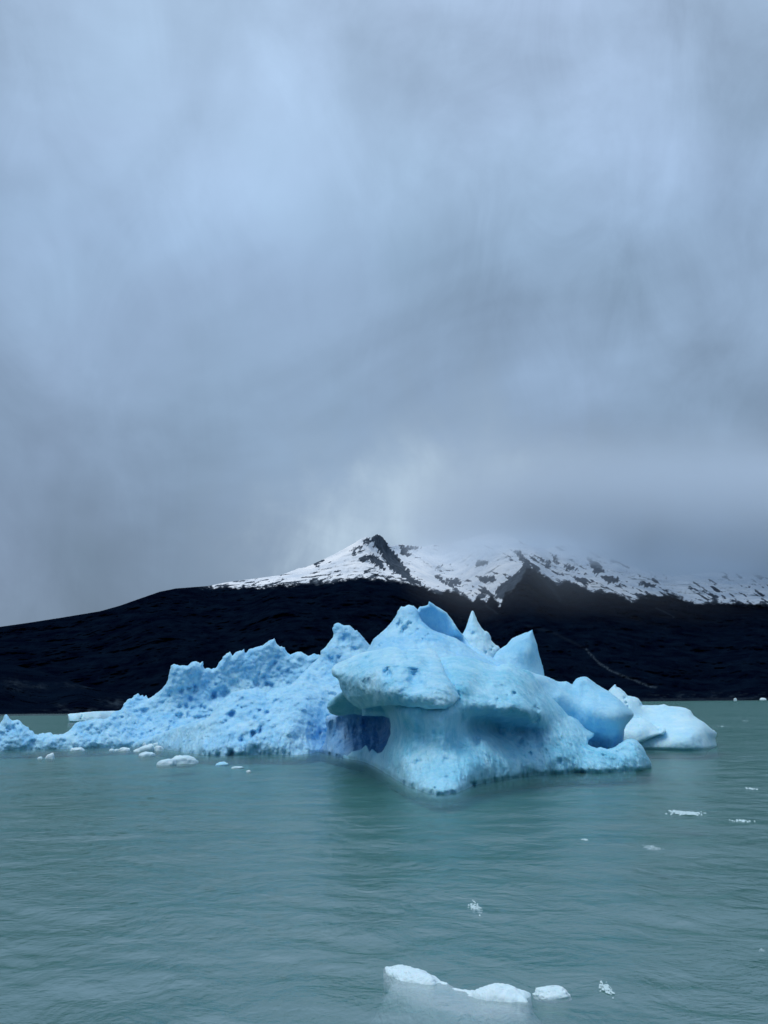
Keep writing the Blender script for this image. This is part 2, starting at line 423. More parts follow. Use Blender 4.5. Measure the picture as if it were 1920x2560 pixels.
# ------------------------------------------------------------------ mountains
def terrain(name, SIL, shoreY, pts, mat, xr, nrow=(90, 130), split=0.5, disp=40, nscale=1 / 500, attrs_fn=None, backdepth=900):
    xs = np.r_[np.arange(xr[0], -60, 14.0), np.arange(max(xr[0], -60), min(xr[1], 1980), 1.7), np.arange(1980, xr[1], 14.0)] if xr[1] > 1980 else np.arange(xr[0], xr[1], 1.7)
    sil = np.interp(xs, [p[0] for p in SIL], [p[1] for p in SIL])
    sil = sil + 1.6 * fbm(np.c_[xs / 9, xs * 0, xs * 0 + 4], 4, 0.6) * smooth(xs, 560, 760) + 0.5 * fbm(np.c_[xs / 5, xs * 0, xs * 0 + 8], 2)
    # shore pixel row from shore distance
    yb = np.array([1754.5 - (x - 960) * math.tan(ROLL) for x in xs]) + 0
    sy = yb + CAM_H / shoreY * F + 1.0
    t = np.r_[np.linspace(0, split, nrow[0], endpoint=False), np.linspace(split, 1, nrow[1])]
    PX = np.repeat(xs[None], len(t), 0); PY = sy[None] + (sil - sy)[None] * t[:, None]
    c = np.array(pts, float)
    Y = rbf(c[:, :2], c[:, 2], np.c_[PX.ravel(), PY.ravel()])
    Y = np.maximum(Y, shoreY * 0.995)
    base = at(PX.ravel(), PY.ravel(), Y)
    tt = np.repeat(t, len(xs))
    k = np.clip(tt * 6, 0, 1) * np.clip((1 - tt) * 12, 0.15, 1)
    Y = Y + k * disp * (fbm(base * nscale, 5, 0.5, True) + 0.25 * fbm(base * nscale * 9, 3, 0.6))
    V = at(PX.ravel(), PY.ravel(), Y)
    A = attrs_fn(PX.ravel(), PY.ravel(), V, tt) if attrs_fn else {}
    # foot below the water and the far side
    nc = len(xs); foot = V[:nc].copy(); foot[:, 2] = -6; foot[:, 1] -= 4
    top = V[-nc:]
    rowsb = []
    for dy, fz in ((0.12, 0.93), (0.5, 0.6), (1.0, -0.02)):
        w = top.copy(); w[:, 1] += backdepth * dy; w[:, 0] *= (1 + backdepth * dy / w[:, 1]); w[:, 2] = top[:, 2] * fz; rowsb.append(w)
    V = np.r_[foot, V, *rowsb]
    nr = len(t) + 4
    for kk in A:
        A[kk] = np.r_[A[kk][:nc], A[kk], A[kk][-nc:], A[kk][-nc:], A[kk][-nc:]]
    i = np.arange(nr - 1)[:, None]; j = np.arange(nc - 1)[None]
    Q = np.stack([i * nc + j, i * nc + j + 1, (i + 1) * nc + j + 1, (i + 1) * nc + j], -1).reshape(-1, 4)
    return mesh_np(name, V, Q, mat, attrs=A, origin=(0, 0, 0))

SIL = [(-900, 1650), (-300, 1600), (0, 1567), (70, 1557), (160, 1543), (250, 1528), (300, 1514), (345, 1498), (400, 1479), (440, 1471), (520, 1465), (560, 1457), (600, 1451), (640, 1446), (700, 1438),
       (725, 1429), (745, 1421), (765, 1418), (800, 1402), (830, 1388), (860, 1372), (885, 1358), (905, 1345), (918, 1341), (928, 1345), (936, 1338), (945, 1335), (956, 1342), (966, 1354), (978, 1365),
       (1000, 1361), (1030, 1364), (1060, 1366), (1100, 1358), (1150, 1352), (1190, 1340), (1230, 1332), (1265, 1335), (1300, 1352), (1330, 1368), (1370, 1372), (1420, 1358), (1470, 1370), (1520, 1395),
       (1600, 1420), (1680, 1440), (1760, 1432), (1850, 1428), (1920, 1440), (2100, 1430), (2400, 1500), (2900, 1600)]
SNOW = [(-900, 1400), (430, 1440), (505, 1463), (560, 1466), (620, 1466), (700, 1462), (760, 1455), (820, 1452), (870, 1446), (900, 1442), (963, 1447), (1011, 1454), (1052, 1462), (1077, 1472), (1102, 1483),
        (1120, 1473), (1140, 1480), (1160, 1484), (1183, 1503), (1192, 1490), (1216, 1505), (1229, 1485), (1251, 1515), (1262, 1480), (1278, 1476), (1300, 1450), (1317, 1416), (1347, 1428), (1397, 1460),
        (1416, 1448), (1476, 1473), (1530, 1478), (1579, 1499), (1619, 1486), (1668, 1484), (1743, 1505), (1817, 1503), (1920, 1510), (2900, 1520)]
ROCK = [
    ([(923, 1342), (943, 1334), (963, 1348), (973, 1369), (996, 1391), (1009, 1412), (1027, 1437), (1060, 1464), (1027, 1458), (1001, 1437), (976, 1423), (963, 1403), (940, 1371), (930, 1350)], 1.4),
    ([(915, 1388), (935, 1384), (956, 1404), (966, 1428), (951, 1423), (930, 1406)], 1.0),
    ([(999, 1364), (1030, 1364), (1058, 1366), (1022, 1376), (1018, 1388), (1000, 1388)], 0.9),
    ([(1115, 1446), (1148, 1446), (1155, 1464), (1123, 1463)], 1.2),
    ([(1087, 1440), (1100, 1442), (1160, 1482), (1175, 1500), (1150, 1486), (1115, 1462)], 1.0),
    ([(1189, 1440), (1237, 1440), (1240, 1452), (1204, 1458)], 1.1),
    ([(1191, 1398), (1226, 1401), (1212, 1416), (1191, 1418)], 0.8),
    ([(1313, 1405), (1292, 1432), (1262, 1452), (1240, 1470), (1236, 1495), (1262, 1500), (1330, 1490), (1350, 1432)], 1.2),
    ([(1216, 1500), (1190, 1496), (1210, 1465), (1226, 1480)], 0.6),
    ([(872, 1376), (900, 1362), (914, 1368), (884, 1384)], 0.7),
    ([(896, 1398), (922, 1391), (930, 1396), (905, 1405)], 0.7),
    ([(906, 1350), (918, 1343), (930, 1352), (922, 1366), (912, 1362)], 0.8),
    ([(1012, 1384), (1030, 1380), (1034, 1388), (1018, 1394)], 0.6),
    ([(1090, 1414), (1108, 1410), (1104, 1420), (1088, 1424)], 0.6),
    ([(1345, 1392), (1378, 1404), (1372, 1414), (1350, 1404)], 0.8),
    ([(1435, 1440), (1466, 1450), (1460, 1462), (1436, 1452)], 0.7),
    ([(1600, 1452), (1640, 1462), (1632, 1472), (1600, 1464)], 0.7),
    ([(1280, 1380), (1300, 1372), (1330, 1410), (1310, 1412)], 0.7),
    ([(1377, 1385), (1392, 1389), (1396, 1406), (1380, 1400)], 0.8),
    ([(1405, 1412), (1425, 1410), (1445, 1425), (1420, 1428)], 0.8),
    ([(1468, 1400), (1500, 1404), (1512, 1430), (1485, 1440)], 0.7),
    ([(1500, 1440), (1545, 1440), (1560, 1456), (1520, 1460)], 0.8),
]
def track(x, y, line, w):
    """distance mask to a polyline in the frame, jittered"""
    a = np.array(line, float); q = np.c_[x, y]; D = np.full(len(x), 1e9)
    for p, r in zip(a[:-1], a[1:]):
        ab = r - p; t = np.clip(((q - p) @ ab) / (ab @ ab), 0, 1); D = np.minimum(D, np.linalg.norm(q - p - t[:, None] * ab, axis=1))
    return np.clip(1 - D / w, 0, 1)
def mountain_attrs(x, y, V, tt):
    sl = np.interp(x, [p[0] for p in SNOW], [p[1] for p in SNOW])
    n_fine = fbm(np.c_[x / 14, y / 9, x * 0], 5, 0.6)
    n_mid = fbm(np.c_[x / 34, y / 14, x * 0 + 5], 4, 0.55)
    v = (sl - y) / 11.0 + 1.3 * n_fine + 0.7 * n_mid
    # scattered outcrops, slanting with the slopes
    sl_dir = np.where(x < 945, 0.75, -0.5) + 0.5 * n_mid
    tilt = np.where(x < 945, 0.34, np.where(x < 1180, -0.05, -0.42)) * (x - 1150)
    u = np.c_[x / 30 + 0.5 * n_mid, (y + tilt) / 7.5 + 0.6 * n_mid, x * 0 + 11]
    outc = fbm(u, 4, 0.62)
    clus = fbm(np.c_[x / 60, (y + tilt) / 30, x * 0 + 21], 2, 0.5)
    near = smooth(sl - y, 70, 8)
    right = smooth(x, 1230, 1420) * 0.05 - 0.05 * np.exp(-((x - 1120) / 60.0) ** 2)
    v2 = 1.0 - 4.5 * np.clip(outc - 0.17 + 0.42 * clus + 0.10 * near + right, 0, 1)
    strip = fbm(np.c_[x / 55, (y + (x - 700) * 0.10) / 4.0, x * 0 + 2], 3, 0.5)
    v2 = v2 - 8.0 * np.clip(strip - 0.13, 0, 1) * smooth(x, 980, 900) * smooth(sl - y, 34, 4)
    for poly, k in ROCK:
        m = (x > min(p[0] for p in poly) - 14) & (x < max(p[0] for p in poly) + 14) & (y > 1320) & (y < 1520)
        ids = np.where(m)[0]
        D, N, I = poly_dist(np.array(poly, float), np.c_[x[ids], y[ids]])
        sd = np.where(I, D, -D)
        vv = smooth(sd + 13 * fbm(np.c_[(x[ids] + y[ids] * .6) / 6, (y[ids] - x[ids] * .6) / 16, ids * 0.0], 4, 0.6), -3.0, 5.0)
        v2[ids] -= 1.2 * k * vv
    snow = np.minimum(np.clip(v + 0.5, -1, 1), v2)
    scree = track(x + 5 * n_fine, y + 3 * n_mid, [(1466, 1624), (1480, 1640), (1500, 1660), (1530, 1678), (1575, 1697), (1625, 1716), (1640, 1718)], 4.0) * (0.6 + 1.3 * fbm(np.c_[x / 3, y / 3, x * 0], 3))
    scree = np.maximum(scree, 0.10 * track(x + 4 * n_fine, y, [(1320, 1566), (1380, 1580), (1440, 1610), (1468, 1624)], 5))
    scree = np.maximum(scree, 0.40 * track(x + 3 * n_fine, y, [(1640, 1520), (1662, 1530), (1685, 1543)], 3))
    scree = np.maximum(scree, 0.30 * track(x + 3 * n_fine, y, [(1347, 1440), (1380, 1470), (1400, 1500)], 7))
    scree = np.maximum(scree, 0.30 * track(x + 3 * n_fine, y, [(1216, 1515), (1245, 1535)], 4))
    hz = 1754.5 - (x - 960) * math.tan(ROLL)
    shore = smooth(hz - y, 26, 3) * smooth(x, 1560, 1680) * np.clip(fbm(np.c_[x / 26, y / 5, x * 0 + 30], 4, 0.6) * 2.2 - 0.15, 0, 1)
    shore = np.maximum(shore, 0.8 * smooth(hz - y, 4, 1) * (0.5 + 0.5 * n_fine))
    scree = np.maximum(scree, 0.55 * shore)
    rock = smooth(sl - y + 10 * n_fine + 7 * n_mid, -9, 3)
    return {'snow': snow, 'scree': np.clip(scree, 0, 1), 'rock': rock}

m, nt, b, o = new_mat('mountain_ground')
geo = nd(nt, 'ShaderNodeNewGeometry'); pos = geo.outputs['Position']
at_s = nd(nt, 'ShaderNodeAttribute', attribute_name='snow'); at_c = nd(nt, 'ShaderNodeAttribute', attribute_name='scree')
n1 = noise(nt, pos, 0.012, 6, 0.7); n2 = noise(nt, mapping(nt, pos, (1, 1, 0.35)), 0.03, 5, 0.7); n3 = noise(nt, mapping(nt, pos, (1, 0.6, 1.3), (0, 0.5, 0)), 0.075, 4, 0.7)
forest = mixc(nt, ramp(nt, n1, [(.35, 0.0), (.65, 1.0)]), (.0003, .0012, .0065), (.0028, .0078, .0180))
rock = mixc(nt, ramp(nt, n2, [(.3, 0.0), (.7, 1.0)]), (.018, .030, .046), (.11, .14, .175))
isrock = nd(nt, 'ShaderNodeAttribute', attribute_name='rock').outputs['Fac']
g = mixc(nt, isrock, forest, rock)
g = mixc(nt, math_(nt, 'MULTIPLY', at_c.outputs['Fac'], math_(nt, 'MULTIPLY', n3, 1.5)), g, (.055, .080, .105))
sf = math_(nt, 'ADD', at_s.outputs['Fac'], math_(nt, 'ADD', math_(nt, 'MULTIPLY', math_(nt, 'SUBTRACT', n2, 0.5), 1.2), math_(nt, 'MULTIPLY', math_(nt, 'SUBTRACT', n3, 0.5), 1.5)))
sf = ramp(nt, sf, [(0.22, 0.0), (0.40, 0.35), (0.62, 1.0)])
g = mixc(nt, sf, g, mixc(nt, ramp(nt, noise(nt, mapping(nt, pos, (1, 1, 0.5)), 0.006, 5, 0.65), [(.3, 0.0), (.62, 1.0)]), (.62, .70, .78), (.90, .93, .95)))
nt.links.new(g, b.inputs['Base Color']); b.inputs['Roughness'].default_value = 1.0; b.inputs['Specular IOR Level'].default_value = 0.0
bp = nd(nt, 'ShaderNodeBump'); bp.inputs['Strength'].default_value = 0.7; bp.inputs['Distance'].default_value = 40
nt.links.new(n1, bp.inputs['Height']); nt.links.new(bp.outputs[0], b.inputs['Normal'])
MOUNT = m

pts = [(x, 1757 - (x - 960) * .0087, 2300) for x in range(-900, 2950, 250)]
pts += [(x, 1700, 2600) for x in range(-900, 2950, 300)]
pts += [(-900, 1650, 2900), (-300, 1600, 3000), (0, 1570, 3300), (200, 1540, 3500), (400, 1480, 3800), (560, 1460, 4200), (700, 1462, 4000), (700, 1440, 4500),
        (850, 1450, 4000), (850, 1380, 4700), (945, 1338, 4900), (930, 1400, 4500), (1000, 1400, 5200), (1010, 1450, 4300), (1020, 1366, 5900), (1100, 1360, 6200), (1120, 1420, 5700), (1100, 1475, 4500),
        (1180, 1500, 4300), (1200, 1400, 5300), (1250, 1335, 5600), (1300, 1400, 4800), (1315, 1420, 4400), (1280, 1480, 4000), (1380, 1430, 4800), (1420, 1360, 5600), (1500, 1480, 4300), (1520, 1400, 5200),
        (1680, 1442, 5000), (1700, 1500, 4200), (1850, 1430, 5200), (1850, 1510, 4200), (2200, 1450, 5000), (2900, 1600, 4500), (1000, 1600, 3100), (1500, 1600, 3100), (400, 1600, 3000), (1900, 1600, 3100), (2500, 1600, 3100)]
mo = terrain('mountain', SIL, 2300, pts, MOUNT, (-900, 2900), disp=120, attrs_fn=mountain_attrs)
tag(mo, kind='structure')

# the same range carried on unseen behind the viewer, added to cut low light
def ring():
    a = np.radians(np.linspace(58, 302, 260)); t = np.linspace(0, 1, 26); A, T_ = np.meshgrid(a, t)
    rr_ = 3200 + 2600 * T_
    e = 0.5 + 0.5 * fbm(np.c_[np.cos(a) * 4, np.sin(a) * 4, a * 0], 4, 0.5)
    H = (900 + 900 * e)[None] * T_ ** 1.1
    P = np.c_[(np.sin(A) * rr_).ravel(), (np.cos(A) * rr_).ravel(), H.ravel() - 4]
    P[:, 2] += (T_.ravel() > 0.03) * 60 * fbm(P / 600, 4, 0.5, True)
    P2 = P[-260:].copy(); P2[:, :2] *= 1.3; P2[:, 2] = -5; P = np.r_[P, P2]
    nc = 260; i = np.arange(26)[:, None]; j = np.arange(nc - 1)[None]
    Q = np.stack([i * nc + j, (i + 1) * nc + j, (i + 1) * nc + j + 1, i * nc + j + 1], -1).reshape(-1, 4)
    sn = np.clip((P[:, 2] - 780) / 60 + 2.0 * fbm(P / 260 + 5, 4, 0.6), -1, 1)
    o = mesh_np('mountain', P, Q[:, ::-1], MOUNT, attrs={'snow': sn, 'scree': sn * 0, 'rock': (P[:, 2] > 760) * 1.0}, origin=(0, 0, 0))
    tag(o, kind='structure')
ring()

# cloud bank sitting on the right-hand summits
bm = bpy.data.meshes.new('cloud')
xa, xb, ya, yb, za, zb = 60, 4600, 3300, 6900, 250, 1900
vv = [(x, y, z) for z in (za, zb) for y in (ya, yb) for x in (xa, xb)]
bm.from_pydata(vv, [], [(0, 2, 3, 1), (4, 5, 7, 6), (0, 1, 5, 4), (2, 6, 7, 3), (0, 4, 6, 2), (1, 3, 7, 5)])
m = bpy.data.materials.new('cloud_vapour'); m.use_nodes = True; nt = m.node_tree; nt.nodes.clear(); o = nd(nt, 'ShaderNodeOutputMaterial')
geo = nd(nt, 'ShaderNodeNewGeometry'); pos = geo.outputs['Position']; sp = nd(nt, 'ShaderNodeSeparateXYZ'); nt.links.new(pos, sp.inputs[0])
nz = noise(nt, mapping(nt, pos, (1, 1, 1.5)), 0.0012, 4, 0.6, 0.6)
# base of the cloud comes down towards the right
zc = math_(nt, 'SUBTRACT', 900.0, math_(nt, 'MULTIPLY', math_(nt, 'MAXIMUM', math_(nt, 'SUBTRACT', sp.outputs[0], 1000.0), 0.0), 0.15))
hh = math_(nt, 'DIVIDE', math_(nt, 'SUBTRACT', math_(nt, 'ADD', sp.outputs[2], math_(nt, 'MULTIPLY', math_(nt, 'SUBTRACT', nz, 0.5), 620.0)), zc), 260.0, clamp=True)
def fadein(sock, a, b_): return math_(nt, 'DIVIDE', math_(nt, 'SUBTRACT', sock, a), b_ - a, clamp=True)
ex = math_(nt, 'MULTIPLY', fadein(sp.outputs[0], 80.0, 1000.0), fadein(sp.outputs[0], 4500.0, 3800.0))
ey = fadein(sp.outputs[1], 3350.0, 4300.0)
dn = math_(nt, 'MULTIPLY', math_(nt, 'MULTIPLY', hh, ex), math_(nt, 'MULTIPLY', ey, fadein(sp.outputs[2], 1500.0, 950.0)))
dn = math_(nt, 'MULTIPLY', dn, 0.0058)
thin = math_(nt, 'MULTIPLY', math_(nt, 'MULTIPLY', fadein(sp.outputs[0], 60.0, 500.0), fadein(sp.outputs[0], 2000.0, 1000.0)), math_(nt, 'MULTIPLY', fadein(sp.outputs[2], 255.0, 560.0), fadein(sp.outputs[2], 1550.0, 1080.0)))
thin = math_(nt, 'MULTIPLY', math_(nt, 'MULTIPLY', thin, 0.00016), fadein(sp.outputs[1], 3310.0, 3700.0))
dn = math_(nt, 'ADD', dn, thin)
pv = nd(nt, 'ShaderNodeVolumePrincipled'); pv.inputs['Color'].default_value = (.85, .93, 1, 1); nt.links.new(dn, pv.inputs['Density'])
nt.links.new(pv.outputs[0], o.inputs['Volume'])
bm.materials.append(m)
co = bpy.data.objects.new('cloud', bm); COL.objects.link(co); tag(co, kind='stuff')

# headland on the left, nearer than the mountain
SILH = [(-900, 1600), (-300, 1625), (-100, 1642), (0, 1653), (65, 1670), (130, 1686), (165, 1699), (206, 1714), (239, 1721), (304, 1729), (400, 1745), (520, 1760), (640, 1771), (700, 1776)]
def head_attrs(x, y, V, tt):
    n = fbm(np.c_[(x + y) / 30, (y - x * .25) / 9, x * 0 + 3], 5, 0.62)
    sc = np.clip(n * 2.2 - 0.35, 0, 1)
    hot = 0
    for cx, cy, rx, ry, k in ((285, 1758, 26, 12, 1.0), (240, 1776, 40, 5, 1.3), (40, 1712, 30, 14, .7), (100, 1718, 22, 8, .6), (210, 1712, 60, 8, .5), (150, 1764, 12, 6, .8), (180, 1776, 60, 4, .9)):
        hot = np.maximum(hot, k * np.exp(-((x - cx) / rx) ** 2 - ((y - cy) / ry) ** 2))
    sc = np.clip(0.12 * sc + hot * np.clip(n * 2 + 0.35, 0, 1), 0, 1)
    edge = smooth(tt, 0.035, 0.0) * np.clip(0.6 + n, 0, 1)
    return {'snow': x * 0 - 1, 'scree': np.maximum(sc * 0.55, edge * 0.4), 'rock': x * 0}
hp = [(x, 1780 - (x - 300) * .0087, 430) for x in range(-900, 800, 130)] + [(-900, 1600, 950), (-300, 1625, 850), (0, 1655, 750), (130, 1688, 680), (240, 1722, 600), (400, 1746, 540), (640, 1772, 480), (0, 1715, 520), (200, 1750, 470), (-400, 1700, 560)]
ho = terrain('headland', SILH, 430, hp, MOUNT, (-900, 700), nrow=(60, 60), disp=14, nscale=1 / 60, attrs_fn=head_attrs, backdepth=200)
tag(ho, kind='structure')

# ------------------------------------------------------------------ the big iceberg
def bottom(WL, xs, ext=34, off=0.0):
    """control points along a waterline: same distance at and under the waterline"""
    y = np.interp(xs, [p[0] for p in WL], [p[1] for p in WL])
    o_ = []
    for x, yy in zip(xs, y):
        Yd = float(water_y(x, yy)) + off
        o_ += [(x, yy, Yd), (x, yy + ext, Yd + 0.3)]
    return o_
def rel(WL, lst):
    """(x, y, metres behind the waterline under it) -> absolute"""
    o_ = []
    for x, y, d in lst:
        yy = np.interp(x, [p[0] for p in WL], [p[1] for p in WL])
        o_.append((x, y, float(water_y(x, yy)) + d))
    return o_

berg = empty('iceberg', (0.5, 58, 0))
tag(berg, 'huge jagged blue iceberg with overhanging lip and sea cave, filling the middle of the lake', 'iceberg')

# A: far left ridge with the honeycombed basin
WLA = [(-120, 1878), (0, 1877), (90, 1875), (160, 1873), (240, 1872), (340, 1866), (430, 1868), (800, 1866)]
TOPA = [(-120, 1860), (-80, 1845), (-40, 1818), (-15, 1812), (0, 1810), (8, 1796), (12, 1787), (17, 1785), (24, 1796), (30, 1803), (42, 1799), (48, 1801), (55, 1809), (62, 1814), (70, 1818), (73, 1825), (81, 1827), (87, 1836),
        (95, 1837), (107, 1832), (112, 1834), (118, 1832), (127, 1831), (132, 1837), (150, 1835), (157, 1836), (165, 1832), (178, 1822), (188, 1810), (200, 1804), (220, 1801), (240, 1796), (250, 1797), (262, 1798), (272, 1792),
        (290, 1778), (300, 1776), (308, 1766), (318, 1750), (322, 1747), (328, 1747), (335, 1739), (345, 1733), (350, 1741), (356, 1738), (360, 1743), (366, 1737), (370, 1747), (380, 1742), (400, 1727), (415, 1710), (420, 1700),
        (424, 1680), (428, 1665), (436, 1661), (452, 1664), (470, 1664), (480, 1655), (490, 1653), (500, 1659), (508, 1651), (507, 1665), (512, 1672), (522, 1670), (530, 1673), (542, 1668), (550, 1653), (560, 1640), (566, 1634),
        (575, 1629), (580, 1641), (590, 1630), (605, 1627), (610, 1622), (613, 1637), (622, 1624), (640, 1618), (655, 1614), (670, 1603), (686, 1596), (692, 1610), (700, 1617), (712, 1618), (718, 1632), (725, 1637), (740, 1631),
        (752, 1629), (772, 1641), (786, 1633), (797, 1637), (815, 1650)]
polyA = TOPA + [(820, 1760), (700, 1850), (430, 1893), (340, 1892), (240, 1896), (160, 1898), (0, 1902), (-120, 1903)]
cA = bottom(WLA, [-120, -40, 40, 120, 200, 270, 340], 25) + rel(WLA, [
    (430, 1885, -0.5), (600, 1880, 0), (760, 1860, 0), (0, 1812, 1.8), (17, 1790, 2.2), (60, 1815, 1.8), (30, 1850, 0.6), (120, 1836, 1.2), (120, 1858, 0.2), (-100, 1850, 1.5),
    (200, 1808, 2.6), (200, 1840, 0.9), (250, 1800, 3.0), (290, 1780, 4.2), (290, 1830, 1.6), (350, 1740, 6.5), (350, 1800, 3.6), (420, 1700, 7.5), (400, 1760, 6.3), (430, 1665, 8.0), (445, 1700, 7.2), (500, 1660, 8.6),
    (470, 1760, 7.6), (480, 1720, 8.3), (520, 1690, 9.5), (540, 1760, 8.0), (580, 1640, 10.5), (600, 1700, 10.6), (580, 1740, 9.8), (686, 1600, 12.2), (660, 1650, 11.3), (690, 1690, 11.5), (730, 1640, 12.5), (760, 1680, 11.5), (790, 1640, 12.5)])
rp = random.Random(5)
pitsA = [(452, 1728, 6, 1.2), (472, 1722, 5, 1.0), (487, 1717, 5, 1.2), (488, 1730, 6, 1.2), (465, 1768, 5, 1.2), (450, 1796, 9, 1.6), (471, 1790, 5, 1.4), (532, 1746, 9, 1.6), (536, 1738, 7, 1.2), (557, 1738, 9, 1.6),
         (566, 1733, 6, 1.2), (504, 1770, 5, 1.0), (513, 1771, 4, .9), (478, 1748, 6, .9), (640, 1711, 8, 1.3), (680, 1716, 6, 1.4), (668, 1712, 5, 1.1), (672, 1678, 6, 1.0), (700, 1675, 7, 1.2), (686, 1660, 6, 1.1),
         (676, 1668, 6, 1.1), (660, 1692, 5, .8), (450, 1768, 6, .9), (540, 1712, 3, .6), (232, 1820, 7, .9), (268, 1820, 8, .8), (360, 1780, 7, .9), (372, 1798, 6, .8), (20, 1830, 3, .8)]
for _ in range(130):
    pitsA.append((rp.uniform(420, 790), rp.uniform(1668, 1800), rp.uniform(2.2, 5.5), rp.uniform(.12, .4)))
for _ in range(60):
    pitsA.append((rp.uniform(10, 420), rp.uniform(1790, 1850), rp.uniform(2, 4), rp.uniform(.2, .5)))
sheet('ice_ridge', polyA, cA, ICE_WING, berg, step=2.0, R=12, T=5, edge=1.0, rough=1.6, n1=(0.8, 0.42), n2=(0.38, 1.3), pits=pitsA, seed=1, streak=0.3, pitk=0.6, undercut=0.12)

# B: left apron rising to the left peak
WLB = [(290, 1862), (340, 1868), (400, 1872), (430, 1876), (480, 1886), (520, 1889), (580, 1889), (680, 1888), (760, 1887), (795, 1881), (900, 1881)]
TOPB = [(328, 1862), (350, 1848), (400, 1834), (440, 1820), (480, 1806), (520, 1796), (532, 1780), (545, 1762), (562, 1745), (581, 1731), (600, 1727), (620, 1723), (641, 1719), (655, 1723), (670, 1732), (685, 1726), (702, 1721), (726, 1712),
        (742, 1698), (762, 1678), (785, 1656), (797, 1643), (800, 1640), (802, 1627), (815, 1618), (822, 1608), (833, 1592), (835, 1584), (831, 1570), (834, 1562), (846, 1557), (860, 1564), (875, 1564), (886, 1577), (892, 1576),
        (905, 1590), (918, 1606), (926, 1614), (940, 1630)]
polyB = TOPB + [(940, 1800), (900, 1906), (795, 1906), (680, 1913), (520, 1914), (430, 1900), (340, 1890), (318, 1870)]
cB = bottom(WLB, [330, 400, 460, 520, 600, 680, 760, 800, 860], 25) + rel(WLB, [
    (360, 1850, 1.2), (440, 1826, 3.0), (430, 1855, 1.0), (520, 1800, 4.8), (540, 1840, 2.0), (560, 1860, 0.4), (560, 1755, 7.0), (600, 1740, 7.2), (640, 1724, 8.2), (610, 1780, 4.6), (620, 1830, 1.6), (640, 1795, 3.4),
    (680, 1728, 8.8), (700, 1780, 4.5), (690, 1840, 1.0), (740, 1700, 9.2), (760, 1760, 5.0), (770, 1820, 2.5), (785, 1850, 1.8), (720, 1830, 0.8), (800, 1640, 11.5), (790, 1690, 8.6), (820, 1700, 8.0), (846, 1562, 13.5),
    (835, 1620, 11.0), (860, 1600, 13.2), (900, 1600, 12.6), (870, 1650, 10.5), (926, 1620, 12.5), (900, 1700, 8), (850, 1760, 5.5), (870, 1580, 12.4), (895, 1610, 12.0)])
pitsB = [(578, 1788, 9, 1.6), (650, 1829, 6, 1.4), (632, 1838, 8, 1.7), (604, 1852, 6, 1.0), (516, 1848, 6, .7), (668, 1786, 7, .9), (648, 1777, 5, .7), (690, 1757, 8, .8), (580, 1880, 5, .8), (575, 1888, 9, 1.2), (545, 1890, 6, .8),
         (828, 1652, 6, .6), (846, 1645, 4, .5), (885, 1627, 7, .9), (860, 1600, 6, .3), (740, 1860, 22, .8), (760, 1835, 20, .6), (600, 1815, 24, .5)]
for _ in range(70):
    pitsB.append((rp.uniform(560, 850), rp.uniform(1640, 1850), rp.uniform(2, 5), rp.uniform(.15, .45)))
sheet('ice_slope', polyB, cB, ICE_WING, berg, step=2.0, R=14, T=6, edge=1.1, rough=1.2, n1=(0.85, 0.36), n2=(0.34, 1.0), pits=pitsB, seed=2, streak=0.6, pitk=0.8, undercut=0.12)

# C1: back rim of the highest peak; C2: snowy front slope of it
polyC1 = [(1000, 1600), (1030, 1530), (1045, 1524), (1050, 1516), (1060, 1515), (1071, 1512), (1073, 1504), (1078, 1507), (1085, 1512), (1100, 1521), (1115, 1530), (1130, 1549), (1145, 1573), (1156, 1586), (1176, 1611), (1219, 1638), (1262, 1661), (1310, 1700), (1300, 1780), (1000, 1780)]
cC1 = [(1000, 1600, 66), (1050, 1520, 66.5), (1073, 1508, 66.2), (1085, 1530, 66.7), (1092, 1550, 67.1), (1112, 1576, 67.2), (1100, 1530, 66.3), (1125, 1550, 66.3), (1140, 1575, 65.8), (1150, 1600, 67), (1180, 1620, 65), (1230, 1650, 63), (1300, 1700, 61), (1300, 1780, 60), (1000, 1780, 60), (1150, 1700, 62)]
sheet('ice_peak', polyC1, cC1, ICE_PEAK, berg, step=2, R=10, T=3.5, edge=0.6, rough=0.5, n1=(0.2, .5), n2=(.06, 1.5), seed=3)
polyC2 = [(905, 1645), (926, 1613), (933, 1598), (945, 1588), (960, 1576), (975, 1560), (987, 1545), (995, 1527), (1003, 1516), (1012, 1517), (1022, 1512), (1034, 1515), (1042, 1522), (1046, 1535), (1056, 1554), (1078, 1573), (1102, 1583), (1140, 1595), (1160, 1608), (1187, 1628), (1215, 1645), (1240, 1664), (1310, 1730), (1290, 1790), (905, 1790)]
cC2 = [(910, 1640, 63), (926, 1615, 64), (970, 1570, 65), (1005, 1520, 66), (1035, 1518, 66), (1050, 1560, 64.5), (1000, 1560, 64.6), (960, 1610, 61.5), (1020, 1600, 62), (1100, 1590, 63), (1140, 1600, 63), (1187, 1632, 61.6), (1235, 1665, 60), (1060, 1620, 60), (980, 1640, 59),
       (1150, 1650, 59.5), (1300, 1730, 58), (905, 1790, 60), (1290, 1790, 57), (1080, 1700, 58)]
pitsC = [(1005, 1580, 7, .9), (1012, 1572, 9, .8), (1000, 1558, 5, .6), (1022, 1560, 5, .5), (965, 1600, 8, .4), (1048, 1615, 12, .5), (1075, 1605, 8, .3), (1130, 1625, 14, .3)]
for _ in range(50): pitsC.append((rp.uniform(930, 1080), rp.uniform(1540, 1640), rp.uniform(2, 5), rp.uniform(.1, .35)))
sheet('ice_peak', polyC2, cC2, ICE_PEAK, berg, step=2, R=12, T=14, edge=0.8, rough=0.7, n1=(0.35, .45), n2=(.16, 1.2), pits=pitsC, seed=4)

